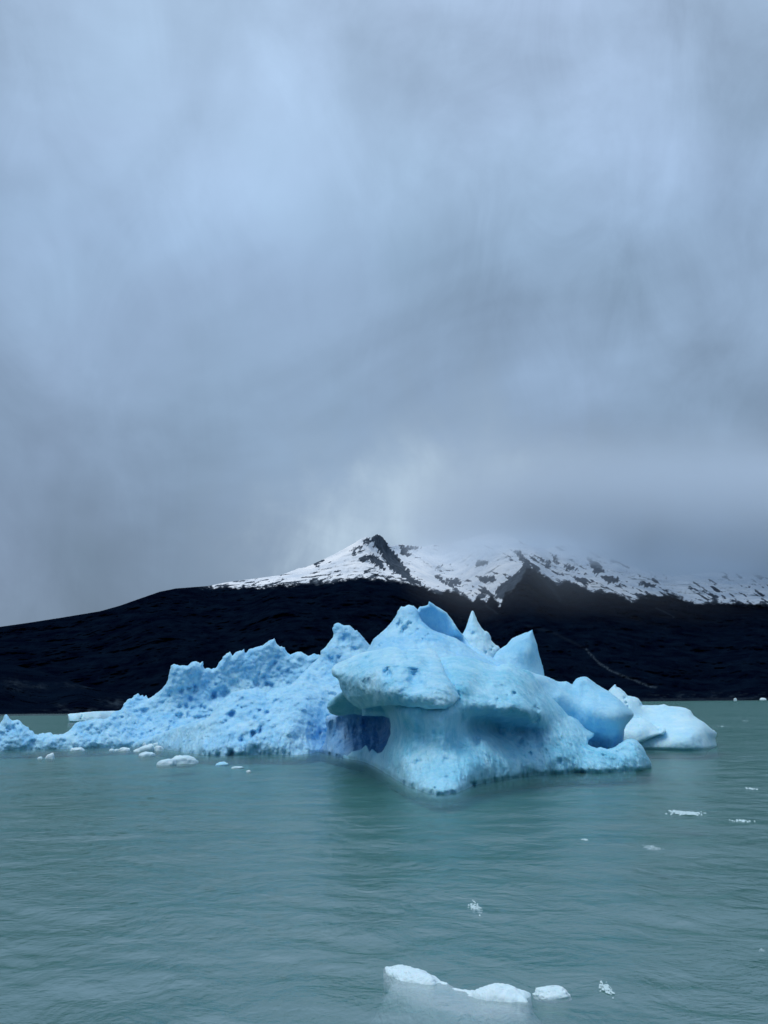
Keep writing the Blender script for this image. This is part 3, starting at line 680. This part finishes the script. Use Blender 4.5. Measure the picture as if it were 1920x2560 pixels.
# spire and fin
polyE = [(1130, 1640), (1150, 1594), (1158, 1582), (1164, 1571), (1168, 1558), (1174, 1540), (1178, 1529), (1181, 1526), (1184, 1528), (1188, 1538), (1195, 1555), (1204, 1570), (1212, 1578), (1216, 1578), (1222, 1583), (1227, 1592), (1228, 1600), (1235, 1608), (1240, 1613), (1246, 1615), (1250, 1620), (1249, 1630), (1240, 1660), (1180, 1690), (1130, 1670)]
cE = [(1181, 1530, 70), (1160, 1590, 69), (1190, 1590, 68.4), (1225, 1600, 69), (1245, 1620, 69), (1200, 1630, 67.5), (1150, 1650, 68), (1180, 1690, 67)]
sheet('ice_spire', polyE, cE, ICE_PALE, berg, step=1.8, R=18, T=2.5, edge=1.0, rough=0.5, n1=(0.25, .7), n2=(.10, 2), pits=[(1232, 1618, 2, .3), (1228, 1625, 2, .3), (1215, 1632, 3, .3), (1183, 1585, 4, .2)], seed=5)
polyF = [(1225, 1660), (1240, 1632), (1250, 1622), (1258, 1618), (1266, 1612), (1274, 1603), (1282, 1595), (1290, 1591), (1305, 1585), (1316, 1580), (1318, 1581), (1325, 1577), (1331, 1574), (1333, 1584), (1337, 1595), (1342, 1608), (1346, 1630), (1351, 1648), (1357, 1666), (1360, 1682), (1362, 1700), (1330, 1740), (1225, 1720)]
cF = [(1240, 1640, 64), (1260, 1625, 64.6), (1300, 1590, 65), (1330, 1578, 65), (1290, 1620, 64), (1300, 1660, 63.4), (1350, 1660, 64.4), (1340, 1620, 64.4), (1320, 1630, 63.6), (1250, 1700, 62), (1340, 1720, 63)]
sheet('ice_fin', polyF, cF, ICE_SMOOTH, berg, step=1.8, R=16, T=2.2, edge=0.9, rough=0.25, n1=(0.15, .5), n2=(.03, 2), seed=6)

# G: smooth right shoulder
polyG = [(1280, 1668), (1320, 1676), (1340, 1685), (1358, 1689), (1366, 1691), (1380, 1697), (1395, 1704), (1405, 1705), (1415, 1703), (1422, 1706), (1431, 1712), (1436, 1703), (1441, 1697), (1450, 1693), (1460, 1691), (1468, 1693), (1478, 1700), (1490, 1709), (1505, 1719), (1520, 1727), (1535, 1738),
         (1550, 1750), (1565, 1764), (1576, 1773), (1585, 1784), (1584, 1791), (1575, 1802), (1566, 1812), (1561, 1823), (1560, 1840), (1558, 1860), (1560, 1905), (1400, 1905), (1330, 1800)]
cG = [(1290, 1675, 60.5), (1360, 1695, 62.5), (1395, 1708, 63.5), (1431, 1715, 64), (1460, 1696, 64.5), (1440, 1740, 62.6), (1500, 1722, 64), (1400, 1740, 61.8), (1380, 1760, 61.6), (1440, 1790, 62.0), (1480, 1770, 60.8), (1540, 1750, 62), (1580, 1784, 61.5), (1550, 1790, 60.4), (1520, 1800, 60.2),
      (1500, 1840, 61.6), (1540, 1840, 61.5), (1480, 1865, 62.5), (1556, 1870, 62.8), (1400, 1900, 62), (1550, 1905, 63), (1330, 1800, 60)]
sheet('ice_shoulder', polyG, cG, ICE_SMOOTH, berg, step=2, R=18, T=4, edge=1.1, rough=0.3, n1=(0.22, .35), n2=(.05, 1.8), pits=[(1462, 1715, 16, .25), (1495, 1745, 6, .15), (1498, 1870, 24, .8)], seed=7)

# D: front body
WLD = [(790, 1880), (820, 1887), (860, 1896), (900, 1904), (930, 1915), (950, 1922), (960, 1932), (980, 1945), (1010, 1962), (1040, 1975), (1070, 1985), (1105, 1991), (1140, 1986), (1165, 1975), (1185, 1966), (1230, 1957), (1290, 1946), (1350, 1939), (1400, 1936), (1500, 1934), (1560, 1931), (1600, 1929), (1628, 1922)]
TOPD2 = [(960, 1650), (1050, 1645), (1100, 1641), (1135, 1640), (1165, 1643), (1198, 1650), (1239, 1667), (1250, 1664), (1260, 1660), (1272, 1660), (1284, 1664), (1300, 1671), (1326, 1680), (1343, 1700), (1360, 1726), (1382, 1747), (1404, 1769), (1421, 1789), (1432, 1793), (1444, 1800), (1460, 1819), (1470, 1826), (1486, 1834),
         (1484, 1842), (1471, 1850), (1469, 1861), (1480, 1867), (1491, 1871), (1502, 1867), (1518, 1873), (1539, 1867), (1552, 1857), (1566, 1848), (1579, 1846), (1592, 1851), (1605, 1864), (1612, 1876), (1619, 1890), (1628, 1907), (1629, 1915), (1626, 1922), (1610, 1926), (1590, 1929)]
polyD2 = TOPD2 + [(1590, 1955), (1400, 1965), (1290, 1972), (1185, 1992), (1105, 2020), (1040, 2005), (980, 1975), (930, 1945), (860, 1924), (845, 1905), (848, 1892), (858, 1884), (868, 1888), (880, 1880), (892, 1876), (904, 1873), (914, 1862), (919, 1866), (924, 1880), (930, 1872), (938, 1878), (945, 1884), (955, 1880),
         (965, 1864), (976, 1835), (977, 1812), (974, 1795), (965, 1780), (955, 1720)]
cD2 = bottom(WLD, [860, 900, 930, 960, 1000, 1040, 1075, 1110, 1145, 1185, 1240, 1300, 1360, 1430, 1500, 1560, 1600, 1625], 24) + rel(WLD, [
    (870, 1886, 0.2), (915, 1870, 0.8), (940, 1885, 0.6), (960, 1880, 0.8)]) + [
    (975, 1840, 56), (976, 1800, 56.5), (1000, 1786, 50.9), (1050, 1784, 49.2), (1120, 1782, 48.3), (1010, 1850, 51.2), (1060, 1850, 49.4), (1100, 1850, 48.3), (1040, 1920, 47.8), (1000, 1900, 50.2), (1080, 1900, 47.8), (1100, 1950, 44.6), (1130, 1900, 47.4), (1150, 1850, 49.6), (1160, 1805, 50.3),
    (960, 1650, 60), (1060, 1645, 59.5), (1150, 1645, 58.5), (1240, 1670, 58.0), (1262, 1662, 58.6), (1300, 1674, 58.8), (1343, 1702, 59.4), (1382, 1747, 59.6), (1421, 1789, 60), (1460, 1819, 59.8), (1486, 1838, 59.8),
    (1000, 1700, 54), (1060, 1755, 49.8), (1110, 1755, 49.0), (1100, 1700, 53), (1130, 1690, 52.4), (1172, 1700, 52.2), (1165, 1745, 50.4), (1200, 1720, 52.5), (1200, 1775, 50.6), (1260, 1740, 52.2), (1300, 1782, 51.6), (1250, 1782, 51), (1328, 1792, 52.6), (1250, 1690, 55.5), (1310, 1730, 54.5), (1370, 1790, 55.6), (1340, 1740, 56.5),
    (1190, 1808, 53.2), (1240, 1814, 55.6), (1300, 1816, 56.4), (1335, 1822, 56.2), (1215, 1850, 51.4), (1300, 1855, 54.8), (1380, 1850, 55.2), (1440, 1850, 56.8), (1200, 1910, 48.0), (1300, 1905, 52.2), (1400, 1895, 54.2), (1500, 1895, 55.6), (1560, 1880, 56.5), (1585, 1860, 57.2), (1615, 1900, 57.2), (1470, 1868, 57.2)]
pitsD = [(1105, 1668, 12, .9), (1108, 1690, 10, .8), (1130, 1720, 9, .6), (1142, 1740, 8, .5), (1192, 1857, 9, .8), (1297, 1855, 9, .8), (1340, 1772, 7, .5), (1338, 1795, 9, .6), (1285, 1735, 5, .5), (1270, 1740, 4, .3), (1245, 1750, 4, .25), (1325, 1885, 5, .4), (1160, 1800, 10, .5), (1216, 1800, 10, .5), (1400, 1905, 6, .3),
         (1440, 1932, 5, .5), (1454, 1934, 7, .8), (1300, 1650, 6, .3), (1085, 1960, 7, -.2), (1182, 1960, 6, .5), (1060, 1640, 14, .5)]
sheet('ice_body', polyD2, cD2, ICE_BODY, berg, step=1.9, R=13, T=14, edge=0.8, rough=0.45, n1=(0.5, .45), n2=(.22, 1.4), pits=pitsD, seed=8, streak=0.55, R2=60, undercut=0.3)

# cave wall
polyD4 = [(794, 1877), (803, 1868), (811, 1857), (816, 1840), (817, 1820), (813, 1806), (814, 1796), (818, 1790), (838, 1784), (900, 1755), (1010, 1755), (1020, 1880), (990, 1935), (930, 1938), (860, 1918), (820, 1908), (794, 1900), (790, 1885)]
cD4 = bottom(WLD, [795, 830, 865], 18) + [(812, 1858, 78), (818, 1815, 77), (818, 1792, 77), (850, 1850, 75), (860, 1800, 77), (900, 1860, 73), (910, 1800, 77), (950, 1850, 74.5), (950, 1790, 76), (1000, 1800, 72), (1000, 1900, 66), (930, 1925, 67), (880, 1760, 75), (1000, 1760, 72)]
sheet('cave_wall', polyD4, cD4, ICE_CAVE_SHADE, berg, step=2, R=12, T=5, edge=1.0, rough=0.8, n1=(0.4, .6), n2=(.25, 1.4), seed=9, streak=0.9)
# cave roof under the lip
polyD3 = [(817, 1767), (820, 1757), (828, 1748), (842, 1738), (857, 1728), (900, 1700), (1060, 1730), (1100, 1800), (1000, 1812), (984, 1804), (973, 1796), (954, 1789), (934, 1788), (915, 1784), (900, 1787), (886, 1784), (876, 1786), (858, 1789), (840, 1789), (824, 1782)]
cD3 = [(820, 1767, 62.5), (835, 1750, 62), (857, 1735, 60), (860, 1780, 63.5), (900, 1720, 59), (900, 1780, 64), (950, 1785, 60), (950, 1740, 57), (1000, 1800, 53.5), (1050, 1760, 51.0), (1090, 1795, 50.6), (1050, 1735, 52)]
sheet('cave_roof', polyD3, cD3, ICE_BODY, berg, step=2, R=16, T=16, edge=1.2, rough=0.6, n1=(0.3, .6), n2=(.12, 1.5), seed=10)
# overhanging lip
polyD1 = [(829, 1673), (833, 1666), (844, 1658), (855, 1653), (865, 1649), (889, 1638), (914, 1629), (935, 1626), (957, 1622), (971, 1616), (993, 1620), (1005, 1626), (1030, 1624), (1053, 1622), (1073, 1620), (1088, 1628), (1098, 1645), (1112, 1680), (1128, 1705), (1142, 1725), (1151, 1743), (1140, 1756), (1128, 1766),
          (1115, 1771), (1090, 1771), (1069, 1773), (1045, 1768), (1021, 1769), (1000, 1763), (980, 1764), (955, 1762), (930, 1768), (905, 1772), (885, 1764), (870, 1751), (857, 1734), (852, 1720), (848, 1705), (843, 1695), (833, 1690), (829, 1682)]
cD1 = [(831, 1675, 57.5), (845, 1700, 57), (858, 1733, 57), (845, 1662, 58.2), (880, 1645, 58.4), (930, 1630, 58.6), (971, 1620, 58.8), (1050, 1626, 58.2), (1085, 1632, 58), (900, 1690, 53.8), (890, 1740, 55), (905, 1768, 56), (960, 1690, 51.0), (950, 1655, 54.6), (1000, 1700, 49.8), (1050, 1720, 48.4), (1050, 1660, 53.4),
       (1090, 1700, 50.2), (1120, 1730, 48.6), (1145, 1748, 49.2), (960, 1740, 50.4), (960, 1760, 51.5), (1020, 1750, 48.4), (1021, 1766, 49), (1070, 1755, 47.6), (1070, 1771, 48.2), (1115, 1760, 47.8)]
pitsL = [(968, 1682, 10, .8), (972, 1690, 6, .5), (1040, 1700, 22, 1.2), (1032, 1692, 10, .4), (918, 1650, 8, .4), (995, 1665, 9, .3), (930, 1700, 18, .25), (1008, 1738, 10, .2), (1065, 1665, 12, .4), (1020, 1640, 10, .3)]
sheet('ice_overhang', polyD1, cD1, ICE_LIP, berg, step=1.9, R=10, T=12, edge=0.6, rough=0.6, n1=(0.5, .55), n2=(.28, 1.5), pitk=1.6, pits=pitsL, seed=11, R2=50)

# ------------------------------------------------------------------ pale iceberg behind on the right
WLH = [(1500, 1876), (1620, 1876), (1700, 1878), (1745, 1878), (1775, 1874), (1793, 1868)]
bergH = empty('iceberg', tuple(at(np.array(1680.), np.array(1877.), water_y(1680., 1877.)) * (1, 1, 0)))
tag(bergH, 'smooth pale rounded iceberg at the right, lying low behind the big blue one', 'iceberg')
polyH = [(1510, 1745), (1520, 1729), (1527, 1720), (1535, 1712), (1539, 1711), (1541, 1717), (1548, 1719), (1556, 1725), (1563, 1731), (1569, 1740), (1577, 1740), (1587, 1742), (1597, 1747), (1604, 1756), (1606, 1762), (1625, 1763), (1645, 1763), (1660, 1760), (1672, 1765), (1700, 1767), (1715, 1770), (1727, 1777), (1733, 1788),
         (1745, 1797), (1760, 1806), (1775, 1819), (1787, 1828), (1793, 1833), (1791, 1841), (1788, 1846), (1790, 1856), (1793, 1865), (1785, 1872), (1775, 1876), (1760, 1893), (1620, 1897), (1500, 1897), (1500, 1760)]
cH = bottom(WLH, [1510, 1560, 1620, 1680, 1740, 1775], 18) + rel(WLH, [(1520, 1735, 6), (1537, 1714, 6.5), (1560, 1732, 6), (1600, 1750, 6), (1580, 1770, 4.5), (1560, 1800, 3), (1620, 1765, 6.5), (1660, 1763, 7), (1700, 1770, 7), (1640, 1800, 4), (1700, 1800, 4.2), (1735, 1790, 6),
      (1650, 1845, 0.3), (1700, 1842, 0.2), (1750, 1845, 0.4), (1780, 1830, 2.2), (1790, 1850, 1.6), (1690, 1825, 1.8), (1760, 1812, 3.6), (1580, 1850, 0.6)])
sheet('ice_body', polyH, cH, ICE_PALE, bergH, step=2, R=14, T=8, edge=1.2, rough=0.3, n1=(0.25, .4), n2=(.05, 1.4), seed=12, streak=0.1,
      pits=[(1562, 1745, 3, .4), (1565, 1757, 3, .4), (1568, 1768, 3, .4), (1745, 1850, 14, .3), (1582, 1842, 16, .7), (1604, 1762, 5, .4)])
polyH2 = [(1548, 1850), (1556, 1830), (1566, 1815), (1575, 1800), (1585, 1795), (1596, 1796), (1600, 1793), (1612, 1797), (1625, 1805), (1640, 1817), (1648, 1824), (1652, 1819), (1658, 1818), (1664, 1822), (1665, 1830), (1658, 1837), (1648, 1838), (1635, 1842), (1620, 1848), (1608, 1853), (1590, 1862), (1550, 1866)]
cH2 = rel(WLH, [(1556, 1830, -.6), (1590, 1798, 1.6), (1612, 1800, 1.2), (1640, 1820, .4), (1660, 1826, .1), (1600, 1825, -.6), (1620, 1840, -.6), (1560, 1860, -.8)])
sheet('ice_block', polyH2, cH2, ICE_PALE, bergH, step=1.6, R=9, T=3, edge=.5, rough=0.25, n1=(0.12, .8), n2=(.03, 2), seed=13, undercut=0, pits=[(1650, 1824, 4, .2), (1597, 1815, 2, .2)])

# flat table berg behind the left wing
WLT = [(160, 1806), (220, 1806), (330, 1800)]
polyT = [(169, 1786), (175, 1784), (190, 1783), (210, 1781), (230, 1779), (250, 1778), (275, 1777.5), (300, 1777), (335, 1777), (350, 1783), (350, 1815), (240, 1818), (172, 1818), (172, 1804)]
cT = bottom(WLT, [170, 200, 240, 290, 340], 12) + rel(WLT, [(170, 1788, .8), (200, 1786, .5), (200, 1795, 0), (250, 1783, .7), (250, 1792, .2), (300, 1780, 1.0), (340, 1780, 1.5), (190, 1784, 4), (250, 1778.5, 7), (300, 1777.5, 8)])
to = sheet('iceberg', polyT, cT, ICE_PALE, None, step=1.0, R=4, T=9, edge=1.0, rough=0.4, n1=(0.5, .3), n2=(.2, 1), seed=14, pits=[(204, 1792, 2, .9), (202, 1797, 1.6, .9), (205, 1788, 1.5, .7)], undercut=.8)
tag(to, 'flat table shaped slab of ice afloat behind the left wing, before the dark headland', 'iceberg')

# ------------------------------------------------------------------ floating pieces
def lump(name, xa, xb, ytop, ywl, mat, label, seed, group=None, skew=0.0, parent=None, ncol=30, flat=False, cat='ice chunk'):
    """a floating lump given by its extent in the frame: width xa..xb, waterline row ywl, top row ytop"""
    xc = (xa + xb) / 2; Y = float(water_y(xc, ywl)); w = (xb - xa) / F * Y / 2
    h = (ywl - ytop) / F * Y
    c = at(np.array(xc), np.array(float(ywl)), np.array(Y)); dpt = w * (0.7 if not flat else 0.8)
    # what shows above the waterline row is height plus the far half of the top seen from above
    grz = CAM_H / Y
    hh = max(h - dpt * 0.5 * grz, h * 0.45)
    nu, nv = ncol, ncol // 2
    th = np.linspace(0, 2 * np.pi, nu, endpoint=False); ph = np.linspace(-np.pi / 2, np.pi / 2, nv)
    TH, PH = np.meshgrid(th, ph)
    d = np.c_[(np.cos(TH) * np.cos(PH)).ravel(), (np.sin(TH) * np.cos(PH)).ravel(), np.sin(PH).ravel()]
    r = 1 + 0.45 * fbm(d * 1.3 + seed * 5.1, 3, 0.55) + 0.22 * fbm(d * 3.2 + seed, 4, 0.65, True)
    P = d * r[:, None]
    P = np.sign(P) * np.abs(P) ** 0.85
    lean = 1 + skew * P[:, 0]
    zz = np.where(P[:, 2] > 0, P[:, 2] * hh * lean, P[:, 2] * hh * 0.5)
    V = np.c_[P[:, 0] * w, P[:, 1] * dpt, zz] + (0, dpt * 0.75, 0)
    i = np.arange(nv - 1)[:, None]; j = np.arange(nu)[None]; j2 = (j + 1) % nu
    Q = np.stack([i * nu + j, i * nu + j2, (i + 1) * nu + j2, (i + 1) * nu + j], -1).reshape(-1, 4)
    o = mesh_np(name, V, Q, mat, None, origin=(0, 0, 0)); o.location = (c[0], c[1], 0)
    tag(o, label, cat, group)
    return o
G = 'bits of ice afloat by the left wing of the iceberg'
CH = [
    (93, 104, 1893, 1898.5, 'tiny low crumb of ice, leftmost of all the floating bits', 0),
    (113, 132, 1887, 1898.5, 'small peaked white chunk next to the leftmost tiny crumb', .2),
    (175, 205, 1870.5, 1877.5, 'flat oblong slab touching the foot of the left wing', 0),
    (272, 284, 1873.5, 1878, 'small flat bit at the left end of a row of three', 0),
    (285, 296, 1873.5, 1878, 'small rounded bit in the middle of a row of three', 0),
    (296, 321, 1870, 1879, 'low mound shaped bit at the right end of a row of three', 0),
    (335, 377, 1867, 1880, 'long sloping white chunk touching the left slope of the berg', .5),
    (356, 365, 1859, 1869, 'little upright knob standing behind the long sloping chunk', 0),
    (380, 399, 1858.5, 1871, 'blocky chunk tucked against the foot of the front slope', 0),
    (384, 405, 1867, 1879, 'rounded chunk just in front of the blocky one by the slope', 0),
    (347, 381, 1882, 1892, 'ragged low white chunk afloat below the cluster by the slope', .1),
    (392, 434, 1901, 1914, 'smooth low floe, left half of the pair in open water', .2),
    (426, 486, 1893, 1909.5, 'widest smooth floe of the left water, right half of the pair', -.2),
    (539, 567, 1907, 1914, 'dim half sunk floe by itself right of the floe pair', 0),
    (579, 606, 1917, 1921, 'thin sliver of ice right of the dim half sunk floe', 0),
    (616, 627, 1927, 1931, 'tiny flake of ice below the thin sliver', 0),
]
for k, (xa, xb, yt, yw, lab, sk) in enumerate(CH):
    lump('ice_chunk', xa, xb, yt, yw, ICE_CHUNK if k not in (13,) else ICE_SMOOTH, lab, 20 + k, G, sk)
lump('ice_chunk', 1836, 1843, 1746.5, 1752.5, ICE_WHITE, 'tiny white berg far off before the right shore', 60, None)
lump('ice_chunk', 1903, 1917, 1745.5, 1750.5, ICE_WHITE, 'low white berg far off at the right edge of the picture', 61, None, ncol=20)

# near floe, mostly sunk: two humps joined under water
def near_floe():
    # top surface as a height field over the lake, in the floe's own frame
    o0 = at(np.array(1140.), np.array(2475.), water_y(1140., 2475.)); o0[2] = 0
    def W(x, y): p = at(np.array(float(x)), np.array(float(y)), water_y(float(x), float(y))); return p[:2] - o0[:2]
    n = 190
    xs = np.linspace(-2.8, 2.9, n); ys = np.linspace(-2.2, 2.2, n)
    GX, GY = np.meshgrid(xs, ys); q = np.c_[GX.ravel(), GY.ravel()]
    A = np.array([W(964, 2436), W(1000, 2453), W(1045, 2463), W(1085, 2466), W(1104, 2456), W(1080, 2440), W(1048, 2426), W(1000, 2418), W(962, 2420)])
    B_ = np.array([W(1170, 2492), W(1210, 2506), W(1260, 2508), W(1321, 2512), W(1328, 2490), W(1290, 2478), W(1240, 2474), W(1200, 2478)])
    C_ = np.array([W(985, 2452), W(1050, 2478), W(1120, 2502), W(1200, 2518), W(1300, 2514), W(1322, 2500), W(1240, 2478), W(1170, 2478), W(1095, 2446), W(1000, 2428)])
    z = np.full(len(q), -0.98)
    D, N, I = poly_dist(C_, q); sd = np.where(I, D, -D) + 0.08 * fbm(np.c_[q * 2, q[:, :1] * 0], 3)
    z = np.maximum(z, -0.98 + 0.94 * smooth(sd, -0.75, 0.12))
    z0 = z.copy()
    SPN = np.array([W(1060, 2450), W(1100, 2466), W(1160, 2490), W(1215, 2500), W(1215, 2478), W(1150, 2470), W(1100, 2446), W(1065, 2432)])
    D, N, I = poly_dist(SPN, q); sd = np.where(I, D, -D) + 0.06 * fbm(np.c_[q * 4, q[:, :1] * 0 + 5], 3)
    z = np.maximum(z, -0.25 + 0.27 * smooth(sd, -0.30, 0.14) + 0.05 * fbm(np.c_[q * 5, q[:, :1] * 0 + 15], 3) * smooth(sd, -0.1, 0.1))
    z = np.where((z <= -0.2499), z0, z)
    for Pp, hh in ((A, 0.12), (B_, 0.17)):
        D, N, I = poly_dist(Pp, q); sd = np.where(I, D, -D) + 0.09 * fbm(np.c_[q * 3.5, q[:, :1] * 0 + 3], 3)
        z = np.where(sd > 0, np.maximum(z, -0.04 + (hh + 0.04) * np.sqrt(np.clip(sd / 0.26, 0, 1)) * (1.05 + 0.5 * fbm(np.c_[q * 2.2, q[:, :1] * 0 + 12], 3, 0.6))), z)
    z += (0.035 * fbm(np.c_[q * 3, q[:, :1] * 0 + 8], 4, 0.6) + 0.012 * fbm(np.c_[q * 22, q[:, :1] * 0], 3)) * smooth(z, -0.5, -0.1)
    g = np.arange(n * n).reshape(n, n)
    Q = np.stack([g[:-1, :-1], g[:-1, 1:], g[1:, 1:], g[1:, :-1]], -1).reshape(-1, 4)
    keep = (z[Q] > -0.975).any(1); Q = Q[keep]
    used, inv = np.unique(Q, return_inverse=True); Q = inv.reshape(-1, 4)
    V = np.c_[q, z][used]
    # close the bottom
    nv = len(V); Vb = V.copy(); Vb[:, 2] = -1.1
    o = mesh_np('ice_floe', np.r_[V, Vb], np.r_[Q, Q[:, ::-1] + nv], ICE_WHITE, origin=(0, 0, 0)); o.location = o0
    return o
FL = near_floe()
tag(FL, 'long white floe with two humps joined under water, nearest ice in the foreground', 'ice floe')
lump('ice_floe', 1350, 1423, 2479, 2498, ICE_WHITE, 'small rounded frosty floe right of the two humped one in the foreground', 71, None, cat='ice floe', ncol=60)

# scattered foam and slush
def slush(cx, cy, w, h, n, seed, label, slope=0.0, big=1.0):
    big = big * (0.5 if cy < 1900 else 0.72)
    rs = np.random.RandomState(seed); Y = float(water_y(cx, cy)); c = at(np.array(float(cx)), np.array(float(cy)), np.array(Y))
    ax = w / F * Y / 2; ay = Y * (float(h) / F) * Y / CAM_H / 2
    V = []; Fq = []
    for k in range(n):
        t = rs.normal(0, 0.45); px = t * ax; py = rs.normal(0, 0.45) * ay + slope * px
        s = big * Y * rs.uniform(.0006, .0016)
        b0 = len(V)
        a = rs.uniform(0, 6.3)
        for q_ in range(6):
            an = a + q_ * math.pi / 3; rr_ = s * rs.uniform(.6, 1.4)
            V.append((px + math.cos(an) * rr_ * 1.5, py + math.sin(an) * rr_ * 1.5, rs.uniform(-.01, .0)))
        V.append((px, py, s * rs.uniform(.4, 1.1) + .01))
        for q_ in range(6): Fq.append((b0 + q_, b0 + (q_ + 1) % 6, b0 + 6))
    V = np.array(V) + (0, 0, 0.03)
    o = mesh_np('foam', V, np.array(Fq), FOAM, origin=(0, 0, 0)); o.location = (c[0], c[1], 0)
    tag(o, label, 'foam', None, 'stuff')
m, nt, b, o = new_mat('foam_white'); b.inputs['Base Color'].default_value = (.52, .70, .74, 1); b.inputs['Roughness'].default_value = .5; FOAM = m
slush(1720, 2035, 75, 9, 170, 1, 'long streak of slush in the right water')
slush(1688, 2030, 34, 6, 40, 9, 'short tail of slush left of the long streak', -.1)
slush(1855, 2054, 40, 6, 40, 2, 'small streak of slush near the right edge')
slush(1632, 2122, 34, 11, 110, 3, 'patch of slush in the right water below the long streak')
slush(1190, 2274, 28, 26, 90, 5, 'speckled patch of slush in the middle foreground', -.8)
slush(1516, 2476, 24, 30, 90, 6, 'speckled patch of slush in the lower right foreground', .5)
slush(1462, 2102, 12, 4, 14, 7, 'few grains of slush in the middle right water')
slush(1875, 1973, 26, 5, 24, 8, 'thin streak of slush close to the right edge beside the pale berg')
slush(1905, 2380, 14, 8, 16, 12, 'grains of slush at the right edge of the foreground')
rs = random.Random(3)
for k in range(7):
    slush(rs.uniform(1640, 1910), rs.uniform(1760, 1850), rs.uniform(5, 14), 1.2, 7, 30 + k, 'distant whitecap on the lake at the right')
print('tris', sum(len(o.data.polygons) * 2 for o in S.objects if o.type == 'MESH'))
